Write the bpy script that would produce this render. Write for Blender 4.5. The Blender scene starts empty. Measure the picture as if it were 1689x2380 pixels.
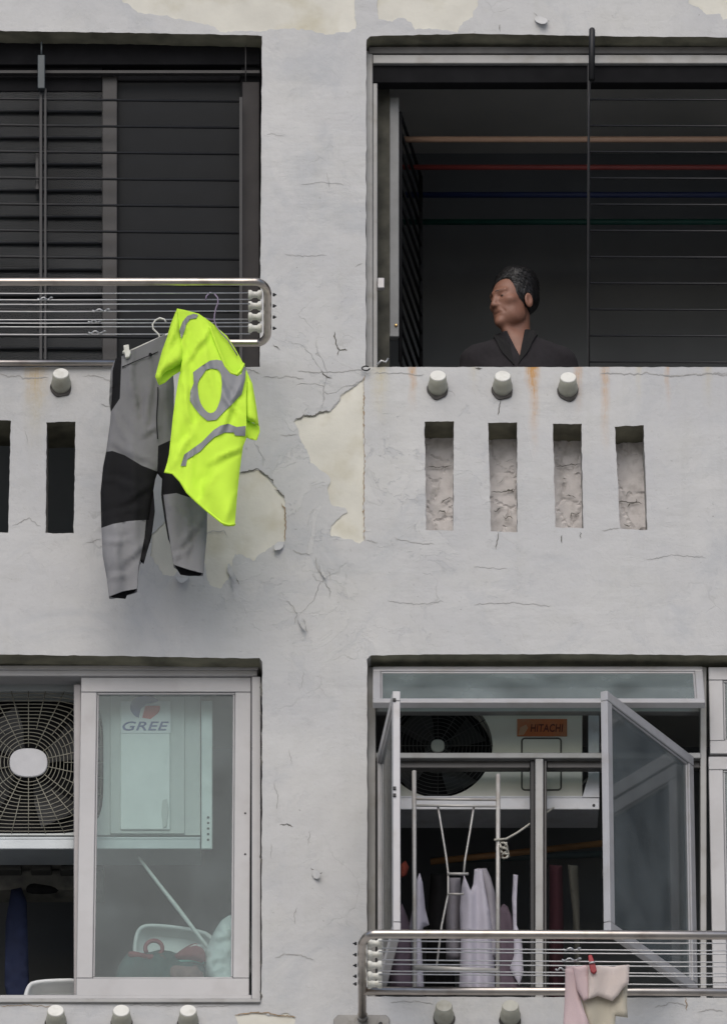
import bpy, bmesh, math, random
import numpy as np
from mathutils import Vector, Matrix, noise
from mathutils.geometry import delaunay_2d_cdt
random.seed(7)
R = math.radians
scene = bpy.context.scene
COL = scene.collection

# ------------------------------------------------------------------ camera
EL = R(25.0); DIST = 32.0; FPX = 600.0 * DIST; Z0 = 15.1
CAM = Vector((0, -DIST*math.cos(EL), Z0 - DIST*math.sin(EL)))
FWD = Vector((0, math.cos(EL), math.sin(EL))); UPV = Vector((0, -math.sin(EL), math.cos(EL)))
cd = bpy.data.cameras.new('camera'); cam = bpy.data.objects.new('camera', cd); COL.objects.link(cam)
cam.location = CAM; cam.rotation_euler = (R(90) + EL, 0, 0)
cd.sensor_fit = 'VERTICAL'; cd.sensor_height = 36; cd.lens = FPX/2380*36
cd.clip_start = 0.5; cd.clip_end = 600
scene.camera = cam

# ------------------------------------------------------------------ sky, sun, exposure
SUN_EL, SUN_ROT = R(42), R(188)
w = bpy.data.worlds.new('World'); scene.world = w; w.use_nodes = True
nt = w.node_tree
bg = nt.nodes['Background']
sky = nt.nodes.new('ShaderNodeTexSky'); sky.sky_type = 'NISHITA'; sky.sun_disc = False
sky.sun_elevation = SUN_EL; sky.sun_rotation = SUN_ROT
sky.air_density = 0.8; sky.dust_density = 2.5; sky.ozone_density = 1.2
nt.links.new(sky.outputs[0], bg.inputs[0]); bg.inputs[1].default_value = 0.13
sd = bpy.data.lights.new('sun', 'SUN'); sun = bpy.data.objects.new('sun', sd); COL.objects.link(sun)
sd.energy = 1.25; sd.angle = R(60); sd.color = (1.0, 0.985, 0.945)
sdir = Vector((math.sin(SUN_ROT)*math.cos(SUN_EL), math.cos(SUN_ROT)*math.cos(SUN_EL), math.sin(SUN_EL)))
sun.rotation_euler = sdir.to_track_quat('Z', 'Y').to_euler(); sun.location = (0, -20, 40)
vs = scene.view_settings
vs.view_transform = 'Standard'; vs.look = 'None'; vs.gamma = 1; vs.use_curve_mapping = False
vs.exposure = -0.02

# ------------------------------------------------------------------ picture point -> place at a known depth
def ray(u, v):
    return FWD + Vector((1, 0, 0))*((u-844.5)/FPX) + UPV*(-(v-1190)/FPX)
def P(u, v, y=0.0):
    d = ray(u, v); return CAM + d*((y-CAM.y)/d.y)
def Pz(u, v, z):
    d = ray(u, v); return CAM + d*((z-CAM.z)/d.z)

# ------------------------------------------------------------------ materials
MATS = {}
def mat(name, col, rough=0.6, metal=0.0, var=0.08, vs_=12.0, bump=0.15, bs=60.0, dirt=None, spec=None, transl=0.0):
    if name in MATS: return MATS[name]
    m = bpy.data.materials.new(name); m.use_nodes = True; MATS[name] = m
    t = m.node_tree; N = t.nodes; L = t.links
    b = N['Principled BSDF']; b.inputs['Roughness'].default_value = rough; b.inputs['Metallic'].default_value = metal
    if spec is not None: b.inputs['Specular IOR Level'].default_value = spec
    g = N.new('ShaderNodeNewGeometry')
    n1 = N.new('ShaderNodeTexNoise'); n1.inputs['Scale'].default_value = vs_; n1.inputs['Detail'].default_value = 5
    L.new(g.outputs['Position'], n1.inputs['Vector'])
    r = N.new('ShaderNodeValToRGB'); r.color_ramp.elements[0].position = 0.3; r.color_ramp.elements[1].position = 0.7
    c = Vector(col)
    r.color_ramp.elements[0].color = (*(c*(1-var)), 1); r.color_ramp.elements[1].color = (*(c*(1+var)), 1)
    L.new(n1.outputs[0], r.inputs[0])
    out = r.outputs[0]
    if dirt:
        n2 = N.new('ShaderNodeTexNoise'); n2.inputs['Scale'].default_value = dirt[1]; n2.inputs['Detail'].default_value = 7
        L.new(g.outputs['Position'], n2.inputs['Vector'])
        r2 = N.new('ShaderNodeMapRange'); r2.inputs['From Min'].default_value = 0.5; r2.inputs['From Max'].default_value = 0.72
        r2.inputs['To Max'].default_value = dirt[2]
        L.new(n2.outputs[0], r2.inputs[0])
        mx = N.new('ShaderNodeMix'); mx.data_type = 'RGBA'; mx.inputs[7].default_value = (*dirt[0], 1)
        L.new(r2.outputs[0], mx.inputs[0]); L.new(out, mx.inputs[6]); out = mx.outputs[2]
    L.new(out, b.inputs['Base Color'])
    if bump:
        n3 = N.new('ShaderNodeTexNoise'); n3.inputs['Scale'].default_value = bs; n3.inputs['Detail'].default_value = 4
        L.new(g.outputs['Position'], n3.inputs['Vector'])
        bp = N.new('ShaderNodeBump'); bp.inputs['Strength'].default_value = bump; bp.inputs['Distance'].default_value = 0.004
        L.new(n3.outputs[0], bp.inputs['Height']); L.new(bp.outputs[0], b.inputs['Normal'])
    if transl:
        tr = N.new('ShaderNodeBsdfTranslucent'); L.new(out, tr.inputs[0])
        mixs = N.new('ShaderNodeMixShader'); mixs.inputs[0].default_value = transl
        L.new(b.outputs[0], mixs.inputs[1]); L.new(tr.outputs[0], mixs.inputs[2])
        L.new(mixs.outputs[0], N['Material Output'].inputs[0])
    return m
def glass(name, tint, haze, hazecol, refl, rough=0.03):
    if name in MATS: return MATS[name]
    m = bpy.data.materials.new(name); m.use_nodes = True; MATS[name] = m
    N = m.node_tree.nodes; L = m.node_tree.links; N.remove(N['Principled BSDF'])
    t = N.new('ShaderNodeBsdfTransparent'); t.inputs[0].default_value = (*tint, 1)
    d = N.new('ShaderNodeBsdfDiffuse'); d.inputs[0].default_value = (*hazecol, 1)
    g = N.new('ShaderNodeBsdfGlossy'); g.inputs['Roughness'].default_value = rough
    geo = N.new('ShaderNodeNewGeometry'); nz = N.new('ShaderNodeTexNoise'); nz.inputs['Scale'].default_value = 5; nz.inputs['Detail'].default_value = 6
    L.new(geo.outputs['Position'], nz.inputs['Vector'])
    hm = N.new('ShaderNodeMapRange'); hm.inputs['To Min'].default_value = haze*0.55; hm.inputs['To Max'].default_value = haze*1.45
    hm.inputs['From Min'].default_value = 0.3; hm.inputs['From Max'].default_value = 0.7
    L.new(nz.outputs[0], hm.inputs[0])
    m1 = N.new('ShaderNodeMixShader'); L.new(hm.outputs[0], m1.inputs[0]); L.new(t.outputs[0], m1.inputs[1]); L.new(d.outputs[0], m1.inputs[2])
    fr = N.new('ShaderNodeFresnel'); fr.inputs[0].default_value = 1.5
    mu = N.new('ShaderNodeMath'); mu.operation = 'MULTIPLY'; mu.inputs[1].default_value = refl; L.new(fr.outputs[0], mu.inputs[0])
    m2 = N.new('ShaderNodeMixShader'); L.new(mu.outputs[0], m2.inputs[0]); L.new(m1.outputs[0], m2.inputs[1]); L.new(g.outputs[0], m2.inputs[2])
    L.new(m2.outputs[0], N['Material Output'].inputs[0])
    return m

# painted wall: coat colour, mottling, rust runs below the sill bars, brushed relief
def wall_material():
    m = bpy.data.materials.new('wall_paint'); m.use_nodes = True
    N = m.node_tree.nodes; L = m.node_tree.links; b = N['Principled BSDF']; b.inputs['Roughness'].default_value = 0.75
    b.inputs['Specular IOR Level'].default_value = 0.2
    g = N.new('ShaderNodeNewGeometry'); sp = N.new('ShaderNodeSeparateXYZ'); L.new(g.outputs['Position'], sp.inputs[0])
    def nz(scale, detail=5, rough=0.55, vec=None, dist=0.0):
        n = N.new('ShaderNodeTexNoise'); n.inputs['Scale'].default_value = scale; n.inputs['Detail'].default_value = detail
        n.inputs['Roughness'].default_value = rough; n.inputs['Distortion'].default_value = dist
        L.new(vec if vec else g.outputs['Position'], n.inputs['Vector']); return n.outputs[0]
    def math_(op, a, c=None, clamp=False):
        n = N.new('ShaderNodeMath'); n.operation = op; n.use_clamp = clamp
        for i, x in enumerate((a, c)):
            if x is None: continue
            if isinstance(x, (int, float)): n.inputs[i].default_value = x
            else: L.new(x, n.inputs[i])
        return n.outputs[0]
    def mr(x, a, c, d=0.0, e=1.0):
        n = N.new('ShaderNodeMapRange'); n.inputs[1].default_value = a; n.inputs[2].default_value = c
        n.inputs[3].default_value = d; n.inputs[4].default_value = e; L.new(x, n.inputs[0]); return n.outputs[0]
    def mix(f, a, c):
        n = N.new('ShaderNodeMix'); n.data_type = 'RGBA'
        if isinstance(f, float): n.inputs[0].default_value = f
        else: L.new(f, n.inputs[0])
        for i, x in ((6, a), (7, c)):
            if isinstance(x, tuple): n.inputs[i].default_value = (*x, 1)
            else: L.new(x, n.inputs[i])
        return n.outputs[2]
    col = mix(mr(nz(1.3, 6, 0.6, dist=0.6), 0.35, 0.68), WALL_A, WALL_B)
    col = mix(mr(nz(4.5, 8, 0.65), 0.5, 0.75, 0, 0.40), col, (0.47, 0.465, 0.43))
    col = mix(mr(nz(2.4, 9, 0.7, dist=1.2), 0.52, 0.66, 0, 0.45), col, (0.395, 0.41, 0.425))
    col = mix(mr(nz(17, 6, 0.7), 0.58, 0.72, 0, 0.35), col, (0.37, 0.37, 0.36))
    # vertical faint wash marks
    mp = N.new('ShaderNodeMapping'); mp.inputs['Scale'].default_value = (14, 14, 0.8); L.new(g.outputs['Position'], mp.inputs[0])
    col = mix(mr(nz(1.0, 4, 0.6, mp.outputs[0]), 0.52, 0.78, 0, 0.22), col, (0.40, 0.40, 0.37))
    # small dark pits
    pit = math_('MULTIPLY', mr(nz(55, 2, 0.5), 0.70, 0.76), mr(nz(3.1, 2), 0.5, 0.62))
    col = mix(math_('MULTIPLY', pit, 0.6), col, (0.16, 0.155, 0.14))
    # hairline cracks where the coat has crazed, and the step where an older coat has flaked off
    wv = N.new('ShaderNodeTexNoise'); wv.inputs['Scale'].default_value = 5; wv.inputs['Detail'].default_value = 6; L.new(g.outputs['Position'], wv.inputs['Vector'])
    dv = N.new('ShaderNodeVectorMath'); dv.operation = 'MULTIPLY_ADD'; dv.inputs[1].default_value = (0.22, 0.22, 0.22)
    L.new(wv.outputs['Color'], dv.inputs[0]); L.new(g.outputs['Position'], dv.inputs[2])
    vo = N.new('ShaderNodeTexVoronoi'); vo.feature = 'DISTANCE_TO_EDGE'; vo.inputs['Scale'].default_value = 3.2; L.new(dv.outputs[0], vo.inputs['Vector'])
    pc = P(735, 1130)
    vd = N.new('ShaderNodeVectorMath'); vd.operation = 'DISTANCE'; vd.inputs[1].default_value = pc; L.new(g.outputs['Position'], vd.inputs[0])
    worn = mr(vd.outputs['Value'], 0.25, 1.0, 1.0, 0.22)
    crz = math_('MULTIPLY', mr(vo.outputs[0], 0.004, 0.011, 1, 0), mr(nz(2.7, 4, 0.6), 0.55, 0.64))
    crz = math_('MULTIPLY', crz, worn)
    col = mix(math_('MULTIPLY', crz, 0.5), col, (0.17, 0.165, 0.15))
    step = mr(nz(3.3, 9, 0.62, dist=0.8), 0.535, 0.542)
    step2 = mr(nz(6.1, 9, 0.66, dist=0.5), 0.60, 0.607)
    step = math_('MULTIPLY', step, math_('ADD', worn, 0.15)); step2 = math_('MULTIPLY', step2, math_('ADD', worn, 0.1))
    col = mix(math_('MULTIPLY', step, 0.28), col, (0.58, 0.575, 0.555))
    col = mix(math_('MULTIPLY', step2, 0.35), col, (0.41, 0.42, 0.435))
    # rust runs
    wob = math_('MULTIPLY', math_('SUBTRACT', nz(7, 4), 0.5), 0.035)
    xx = math_('ADD', sp.outputs[0], wob)
    streakn = mr(nz(1.0, 5, 0.65, mp.outputs[0]), 0.3, 0.7, 0.35, 1.0)
    br = mr(nz(30, 4, 0.6), 0.35, 0.6, 0.45, 1.0)
    for (u, v0, v1, wd, st, c) in STREAKS:
        p0, p1 = P(u, v0), P(u, v1)
        dx = math_('ABSOLUTE', math_('SUBTRACT', xx, p0.x))
        a = math_('MULTIPLY', mr(dx, 0.0, wd/600*0.85, 1, 0), mr(nz(26, 3, 0.6, mp.outputs[0]), 0.35, 0.62, 0.5, 1.25))
        f = math_('POWER', mr(sp.outputs[2], p1.z, p0.z, 0, 1), 1.3)
        gate = math_('LESS_THAN', sp.outputs[2], p0.z + 0.012)
        k = math_('MULTIPLY', math_('MULTIPLY', a, f), math_('MULTIPLY', gate, math_('MULTIPLY', streakn, br)))
        col = mix(math_('MULTIPLY', k, st*2.1, True), col, c)
    L.new(col, b.inputs['Base Color'])
    mp2 = N.new('ShaderNodeMapping'); mp2.inputs['Scale'].default_value = (5, 5, 22); L.new(g.outputs['Position'], mp2.inputs[0])
    patchy = mr(nz(2.2, 3), 0.42, 0.62)
    h = math_('ADD', math_('MULTIPLY', nz(11, 5, 0.5), 0.9), math_('MULTIPLY', math_('MULTIPLY', nz(1.0, 4, 0.5, mp2.outputs[0]), patchy), 0.55))
    h = math_('ADD', h, math_('MULTIPLY', nz(70, 4, 0.6), 0.12))
    h = math_('ADD', h, math_('MULTIPLY', step, 0.10)); h = math_('SUBTRACT', h, math_('MULTIPLY', step2, 0.10)); h = math_('SUBTRACT', h, math_('MULTIPLY', crz, 0.3))
    bp = N.new('ShaderNodeBump'); bp.inputs['Strength'].default_value = 0.75; bp.inputs['Distance'].default_value = 0.010
    L.new(h, bp.inputs['Height']); L.new(bp.outputs[0], b.inputs['Normal'])
    return m
WALL_A, WALL_B = (0.475, 0.475, 0.475), (0.56, 0.555, 0.537)
OR, YE = (0.50, 0.27, 0.09), (0.50, 0.44, 0.28)
STREAKS = [(880, 850, 1010, 30, 0.55, YE), (957, 850, 960, 14, 0.8, OR), (1237, 850, 915, 26, 1.0, OR), (1239, 850, 1070, 18, 0.75, OR),
           (1342, 850, 975, 16, 0.6, OR), (1405, 850, 1080, 16, 0.55, OR), (1482, 850, 960, 10, 0.35, YE), (1550, 850, 960, 10, 0.5, OR),
           (85, 860, 960, 36, 0.5, OR), (86, 860, 1080, 42, 0.55, YE), (1100, 850, 930, 20, 0.3, YE), (1640, 850, 960, 18, 0.3, YE)]
M_PAINT = wall_material()
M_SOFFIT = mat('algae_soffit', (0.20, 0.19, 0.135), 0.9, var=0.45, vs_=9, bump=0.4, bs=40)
M_REVEAL = mat('reveal_paint', (0.40, 0.395, 0.38), 0.8, var=0.12, bump=0.3, bs=30, dirt=((0.16, 0.15, 0.12), 9, 0.7))
M_PLASTER = mat('bare_plaster', (0.63, 0.61, 0.535), 0.9, var=0.10, vs_=5, bump=0.35, bs=45, dirt=((0.47, 0.43, 0.31), 6, 0.7))
M_CRACK = mat('crack_dirt_and_shadow', (0.12, 0.115, 0.10), 0.95, var=0.3, vs_=30, bump=0)
M_CRACKL = mat('fine_crack_dirt', (0.35, 0.345, 0.33), 0.95, var=0.2, vs_=30, bump=0)
M_RUSTL = mat('rusty_crack', (0.30, 0.22, 0.14), 0.95, var=0.3, vs_=30, bump=0)
M_INFILL = mat('slot_mortar', (0.68, 0.65, 0.635), 0.95, var=0.10, vs_=14, bump=0.5, bs=26, dirt=((0.36, 0.34, 0.32), 20, 0.6))
M_ALU = mat('aluminium', (0.42, 0.415, 0.42), 0.42, 0.25, var=0.07, vs_=6, bump=0.05, dirt=((0.30, 0.28, 0.26), 12, 0.5))
M_ALUP = mat('weathered_aluminium', (0.405, 0.40, 0.40), 0.5, 0.2, var=0.07, vs_=5, bump=0.05, dirt=((0.30, 0.285, 0.28), 10, 0.45))
M_ALUG = mat('grey_aluminium', (0.31, 0.308, 0.30), 0.5, 0.2, var=0.1, vs_=5, bump=0.05, dirt=((0.2, 0.19, 0.16), 12, 0.6))
M_BRONZE = mat('dark_bronze_frame', (0.050, 0.047, 0.045), 0.45, 0.2, var=0.15)
M_BROWNST = mat('bronze_stile', (0.036, 0.034, 0.033), 0.6, 0.1, var=0.15)
M_BLACK = mat('black_metal', (0.010, 0.010, 0.011), 0.5, 0.1, var=0.15)
M_BLACKM = mat('black_matte', (0.012, 0.012, 0.013), 0.9, var=0.2, spec=0.1)
M_STEEL = mat('stainless_tube', (0.56, 0.53, 0.48), 0.22, 1.0, var=0.06, vs_=8, bump=0.03)
M_STEELB = mat('aged_steel_tube', (0.46, 0.42, 0.38), 0.3, 1.0, var=0.1, vs_=10, bump=0.04, dirt=((0.2, 0.16, 0.13), 14, 0.5))
M_WIRE = mat('galvanised_wire', (0.50, 0.50, 0.50), 0.4, 0.7, var=0.12, vs_=30, bump=0)
M_SPOOL = mat('white_nylon', (0.68, 0.67, 0.60), 0.5, var=0.08, dirt=((0.4, 0.37, 0.28), 40, 0.5), bump=0.05)
M_CAP = mat('white_plastic_cap', (0.72, 0.71, 0.65), 0.5, var=0.06, dirt=((0.45, 0.43, 0.35), 30, 0.4), bump=0.05)
M_PIPE = mat('aged_pvc', (0.38, 0.375, 0.31), 0.6, var=0.1, vs_=25, dirt=((0.25, 0.24, 0.19), 25, 0.6), bump=0.1)
M_CAPD = mat('grimy_plastic_cap', (0.44, 0.435, 0.38), 0.6, var=0.1, dirt=((0.3, 0.28, 0.22), 30, 0.6), bump=0.05)
M_NEON = mat('neon_jersey', (0.66, 0.97, 0.075), 0.8, var=0.05, vs_=9, bump=0.12, bs=300, transl=0.10, spec=0.2)
M_REFLECT = mat('grey_print', (0.215, 0.22, 0.23), 0.5, var=0.06, vs_=20, bump=0.05, bs=200)
M_TGREY = mat('grey_twill', (0.19, 0.19, 0.195), 0.85, var=0.07, vs_=10, bump=0.25, bs=400, spec=0.2)
M_TGREYL = mat('light_grey_twill', (0.225, 0.225, 0.232), 0.85, var=0.07, vs_=10, bump=0.25, bs=400, spec=0.2)
M_TBLACK = mat('black_twill', (0.012, 0.012, 0.013), 0.85, var=0.12, vs_=12, bump=0.2, bs=400, spec=0.15)
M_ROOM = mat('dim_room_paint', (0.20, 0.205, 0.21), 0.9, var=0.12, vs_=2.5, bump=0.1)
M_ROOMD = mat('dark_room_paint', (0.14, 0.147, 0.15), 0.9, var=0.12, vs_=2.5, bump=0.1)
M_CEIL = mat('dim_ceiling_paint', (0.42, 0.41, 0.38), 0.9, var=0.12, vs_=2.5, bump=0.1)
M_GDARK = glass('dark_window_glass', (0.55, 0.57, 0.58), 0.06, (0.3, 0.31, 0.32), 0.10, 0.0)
M_GREEN = glass('dusty_green_glass', (0.87, 0.93, 0.92), 0.085, (0.42, 0.48, 0.485), 0.42)
M_GAWN = glass('frosted_glass', (0.50, 0.58, 0.58), 0.30, (0.36, 0.42, 0.42), 0.8, 0.12)
M_GCASE = glass('casement_glass', (0.66, 0.70, 0.70), 0.20, (0.36, 0.40, 0.40), 0.9, 0.03)
M_SCREEN = mat('insect_screen', (0.020, 0.021, 0.022), 0.8, var=0.05, bump=0.1, bs=300, spec=0.2)

# ------------------------------------------------------------------ object helpers
ORG = {}
def thing(name, label, cat, loc, group=None):
    o = bpy.data.objects.new(name, None); COL.objects.link(o); o.location = loc; o.empty_display_size = 0.05
    o['label'] = label; o['category'] = cat
    if group: o['group'] = group
    ORG[o.name] = Vector(loc); return o
def tagm(o, label, cat, group=None):
    o['label'] = label; o['category'] = cat
    if group: o['group'] = group
    return o

class MB:
    def __init__(s): s.bm = bmesh.new()
    def slab(s, pts, y0, y1, bevel=0.0025, world=False):
        """a flat-fronted solid: outline given as picture points on the plane y0, extruded straight back to y1"""
        f = [Vector(p) if world else P(p[0], p[1], y0) for p in pts]
        if world: f = [Vector((p.x, y0, p.z)) for p in f]
        b = bmesh.new()
        a = [b.verts.new(p) for p in f]; c = [b.verts.new((p.x, y1, p.z)) for p in f]
        n = len(f)
        b.faces.new(a); b.faces.new(c[::-1])
        for i in range(n): b.faces.new((a[i], c[i], c[(i+1) % n], a[(i+1) % n]))
        bmesh.ops.recalc_face_normals(b, faces=b.faces[:])
        if bevel: bmesh.ops.bevel(b, geom=b.edges[:], offset=bevel, segments=1, affect='EDGES', clamp_overlap=True)
        s.merge(b); return s
    def rect(s, u0, v0, u1, v1, y0, y1, bevel=0.0025):
        return s.slab([(u0, v0), (u1, v0), (u1, v1), (u0, v1)], y0, y1, bevel)
    def merge(s, b):
        me = bpy.data.meshes.new('t'); b.to_mesh(me); b.free(); s.bm.from_mesh(me); bpy.data.meshes.remove(me)
    def box(s, c, ax, ay, az, bevel=0.0):
        """box at centre c with half-vectors ax, ay, az"""
        b = bmesh.new(); vv = {}
        for i in (-1, 1):
            for j in (-1, 1):
                for k in (-1, 1): vv[i, j, k] = b.verts.new(Vector(c)+ax*i+ay*j+az*k)
        for q in (((-1,-1,-1),(-1,1,-1),(-1,1,1),(-1,-1,1)), ((1,-1,-1),(1,-1,1),(1,1,1),(1,1,-1)),
                  ((-1,-1,-1),(-1,-1,1),(1,-1,1),(1,-1,-1)), ((-1,1,-1),(1,1,-1),(1,1,1),(-1,1,1)),
                  ((-1,-1,-1),(1,-1,-1),(1,1,-1),(-1,1,-1)), ((-1,-1,1),(-1,1,1),(1,1,1),(1,-1,1))):
            b.faces.new([vv[x] for x in q])
        bmesh.ops.recalc_face_normals(b, faces=b.faces[:])
        if bevel: bmesh.ops.bevel(b, geom=b.edges[:], offset=bevel, segments=1, affect='EDGES', clamp_overlap=True)
        s.merge(b); return s
    def tube(s, pts, r, seg=8, closed=False):
        pts = [Vector(p) for p in pts]; n = len(pts)
        rr = r if isinstance(r, (list, tuple)) else [r]*n
        rings = []; prev = None
        for i, p in enumerate(pts):
            if closed: t = (pts[(i+1) % n]-pts[i-1]).normalized()
            else: t = (pts[min(i+1, n-1)]-pts[max(i-1, 0)]).normalized()
            if prev is None:
                a = t.orthogonal().normalized()
            else:
                a = (prev - t*prev.dot(t)); a = a.normalized() if a.length > 1e-6 else t.orthogonal().normalized()
            prev = a; c = t.cross(a)
            rings.append([s.bm.verts.new(p + (a*math.cos(k*2*math.pi/seg)+c*math.sin(k*2*math.pi/seg))*rr[i]) for k in range(seg)])
        m = n if closed else n-1
        for i in range(m):
            A, B = rings[i], rings[(i+1) % n]
            for k in range(seg):
                f = s.bm.faces.new((A[k], A[(k+1) % seg], B[(k+1) % seg], B[k])); f.smooth = True
        if not closed:
            s.bm.faces.new(rings[0][::-1]); s.bm.faces.new(rings[-1])
        return s
    def lathe(s, prof, c, axis, seg=20, smooth=True):
        """prof: list of (radius, distance along axis)"""
        axis = Vector(axis).normalized(); a = axis.orthogonal().normalized(); b = axis.cross(a); c = Vector(c)
        rings = []
        for (r, h) in prof:
            rings.append([s.bm.verts.new(c+axis*h+(a*math.cos(k*2*math.pi/seg)+b*math.sin(k*2*math.pi/seg))*max(r, 1e-5)) for k in range(seg)])
        for i in range(len(rings)-1):
            for k in range(seg):
                f = s.bm.faces.new((rings[i][k], rings[i][(k+1) % seg], rings[i+1][(k+1) % seg], rings[i+1][k])); f.smooth = smooth
        s.bm.faces.new(rings[0][::-1]); s.bm.faces.new(rings[-1]); return s
    def ellip(s, c, rx, ry, rz, seg=20, rings=12):
        m = Matrix.Translation(c) @ Matrix.Diagonal((rx, ry, rz, 1))
        r = bmesh.ops.create_uvsphere(s.bm, u_segments=seg, v_segments=rings, radius=1, matrix=m)
        for v in r['verts']:
            for f in v.link_faces: f.smooth = True
        return s
    def ribbon(s, pts, wd, y, wj=0.45):
        """a thin crack: tapered strip along a picture polyline"""
        fine = []
        for i in range(len(pts)-1):
            (a, b), (c, d) = pts[i], pts[i+1]; n = max(2, int(math.hypot(c-a, d-b)/3.5))
            for k in range(n): fine.append((a+(c-a)*k/n, b+(d-b)*k/n))
        fine.append(pts[-1]); n = len(fine); prev = None
        for i, (a, b) in enumerate(fine):
            j = noise.noise_vector((a*0.09, b*0.09, 3.1)); j2 = noise.noise_vector((a*0.31, b*0.31, 8.1)); a += j.x*3.2+j2.x*2.6; b += j.y*3.2+j2.y*2.6
            q0, q1 = fine[max(0, i-1)], fine[min(n-1, i+1)]
            tx, ty = q1[0]-q0[0], q1[1]-q0[1]; l = math.hypot(tx, ty) or 1
            f = min(1, min(i, n-1-i)/2.5+0.12)*(1-wj+2*wj*abs(noise.noise((a*0.13, b*0.13, 9))))
            nx, ny = -ty/l*wd*f*0.36, tx/l*wd*f*0.36
            yy = y if y is not None else wall_y(a, b)-0.0012
            cur = (s.bm.verts.new(P(a+nx, b+ny, yy)), s.bm.verts.new(P(a-nx, b-ny, yy)))
            if prev: s.bm.faces.new((prev[0], cur[0], cur[1], prev[1]))
            prev = cur
        return s
    def tris(s, verts, faces, smooth=True, mi=0):
        vv = [s.bm.verts.new(p) for p in verts]
        for f in faces:
            try:
                g = s.bm.faces.new([vv[i] for i in f]); g.smooth = smooth; g.material_index = mi
            except ValueError: pass
        return vv
    def build(s, name, m, parent=None, loc=None, kind=None, label=None, flip=True):
        if flip: bmesh.ops.recalc_face_normals(s.bm, faces=s.bm.faces[:])
        o0 = ORG[parent.name] if parent else (Vector(loc) if loc is not None else Vector((0, 0, 0)))
        for v in s.bm.verts: v.co -= o0
        me = bpy.data.meshes.new(name); s.bm.to_mesh(me); s.bm.free()
        for x in (m if isinstance(m, (list, tuple)) else [m]): me.materials.append(x)
        o = bpy.data.objects.new(name, me); COL.objects.link(o)
        if parent: o.parent = parent
        else: o.location = o0
        ORG[o.name] = o0
        if kind: o['kind'] = kind
        if label: o['label'] = label
        return o
def dup(o, off, parent=None):
    c = o.copy(); COL.objects.link(c); c.location = o.location + Vector(off)
    if parent: c.parent = parent
    ORG[c.name] = ORG[o.name] + Vector(off); return c

# outline tools
def resample(poly, sp, closed=True):
    out = []; n = len(poly)
    for i in range(n if closed else n-1):
        (a, b), (c, d) = poly[i], poly[(i+1) % n]; k = max(1, int(round(math.hypot(c-a, d-b)/sp)))
        for j in range(k): out.append((a+(c-a)*j/k, b+(d-b)*j/k))
    if not closed: out.append(poly[-1])
    return out
def rough(poly, sp, amp, seed=0.0, freq=0.06):
    out = []
    for (a, b) in resample(poly, sp):
        n1 = noise.noise_vector((a*freq, b*freq, seed)); n2 = noise.noise_vector((a*freq*3.3, b*freq*3.3, seed+5))
        out.append((a+amp*(n1.x+0.5*n2.x), b+amp*(n1.y+0.5*n2.y)))
    return out
def smoothp(poly, it=2):
    for _ in range(it):
        out = []; n = len(poly)
        for i in range(n):
            (a, b), (c, d) = poly[i], poly[(i+1) % n]
            out += [(a*.75+c*.25, b*.75+d*.25), (a*.25+c*.75, b*.25+d*.75)]
        poly = out
    return poly
def inside(px, py, poly):
    c = np.zeros(px.shape, bool); n = len(poly)
    for i in range(n):
        x1, y1 = poly[i]; x2, y2 = poly[i-1]
        if y1 == y2: continue
        k = (y1 > py) != (y2 > py)
        c ^= k & (px < (x2-x1)*(py-y1)/(y2-y1)+x1)
    return c
def edge_dist(px, py, poly):
    d = np.full(px.shape, 1e9); n = len(poly)
    for i in range(n):
        x1, y1 = poly[i]; x2, y2 = poly[(i+1) % n]; ex, ey = x2-x1, y2-y1; l = ex*ex+ey*ey+1e-9
        t = np.clip(((px-x1)*ex+(py-y1)*ey)/l, 0, 1); d = np.minimum(d, np.hypot(px-x1-t*ex, py-y1-t*ey))
    return d
def mesh2d(outer, holes, pts):
    """triangulate an outline with holes and the given inner points"""
    verts = []; edges = []
    for lp in [outer]+holes:
        s0 = len(verts); n = len(lp); verts += [Vector(p) for p in lp]; edges += [(s0+i, s0+(i+1) % n) for i in range(n)]
    verts += [Vector(p) for p in pts]
    v, e, f, ov, oe, of = delaunay_2d_cdt(verts, edges, [], 0, 1e-4)
    V = np.array([(p.x, p.y) for p in v]); F = np.array([list(t) for t in f if len(t) == 3])
    c = V[F].mean(1); k = inside(c[:, 0], c[:, 1], outer)
    for h in holes: k &= ~inside(c[:, 0], c[:, 1], h)
    return V, F[k]
def grid_pts(outer, holes, sp, jit=0.25):
    A = np.array(outer); lo, hi = A.min(0), A.max(0)
    gx, gy = np.meshgrid(np.arange(lo[0]+sp/2, hi[0], sp), np.arange(lo[1]+sp/2, hi[1], sp))
    rs = np.random.RandomState(3); gx = gx.ravel()+rs.uniform(-jit, jit, gx.size)*sp; gy = gy.ravel()+rs.uniform(-jit, jit, gy.size)*sp
    k = inside(gx, gy, outer)
    for h in holes: k &= ~inside(gx, gy, h)
    gx, gy = gx[k], gy[k]
    d = edge_dist(gx, gy, outer)
    for h in holes: d = np.minimum(d, edge_dist(gx, gy, h))
    k = d > sp*0.4
    return list(zip(gx[k], gy[k]))
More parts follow.
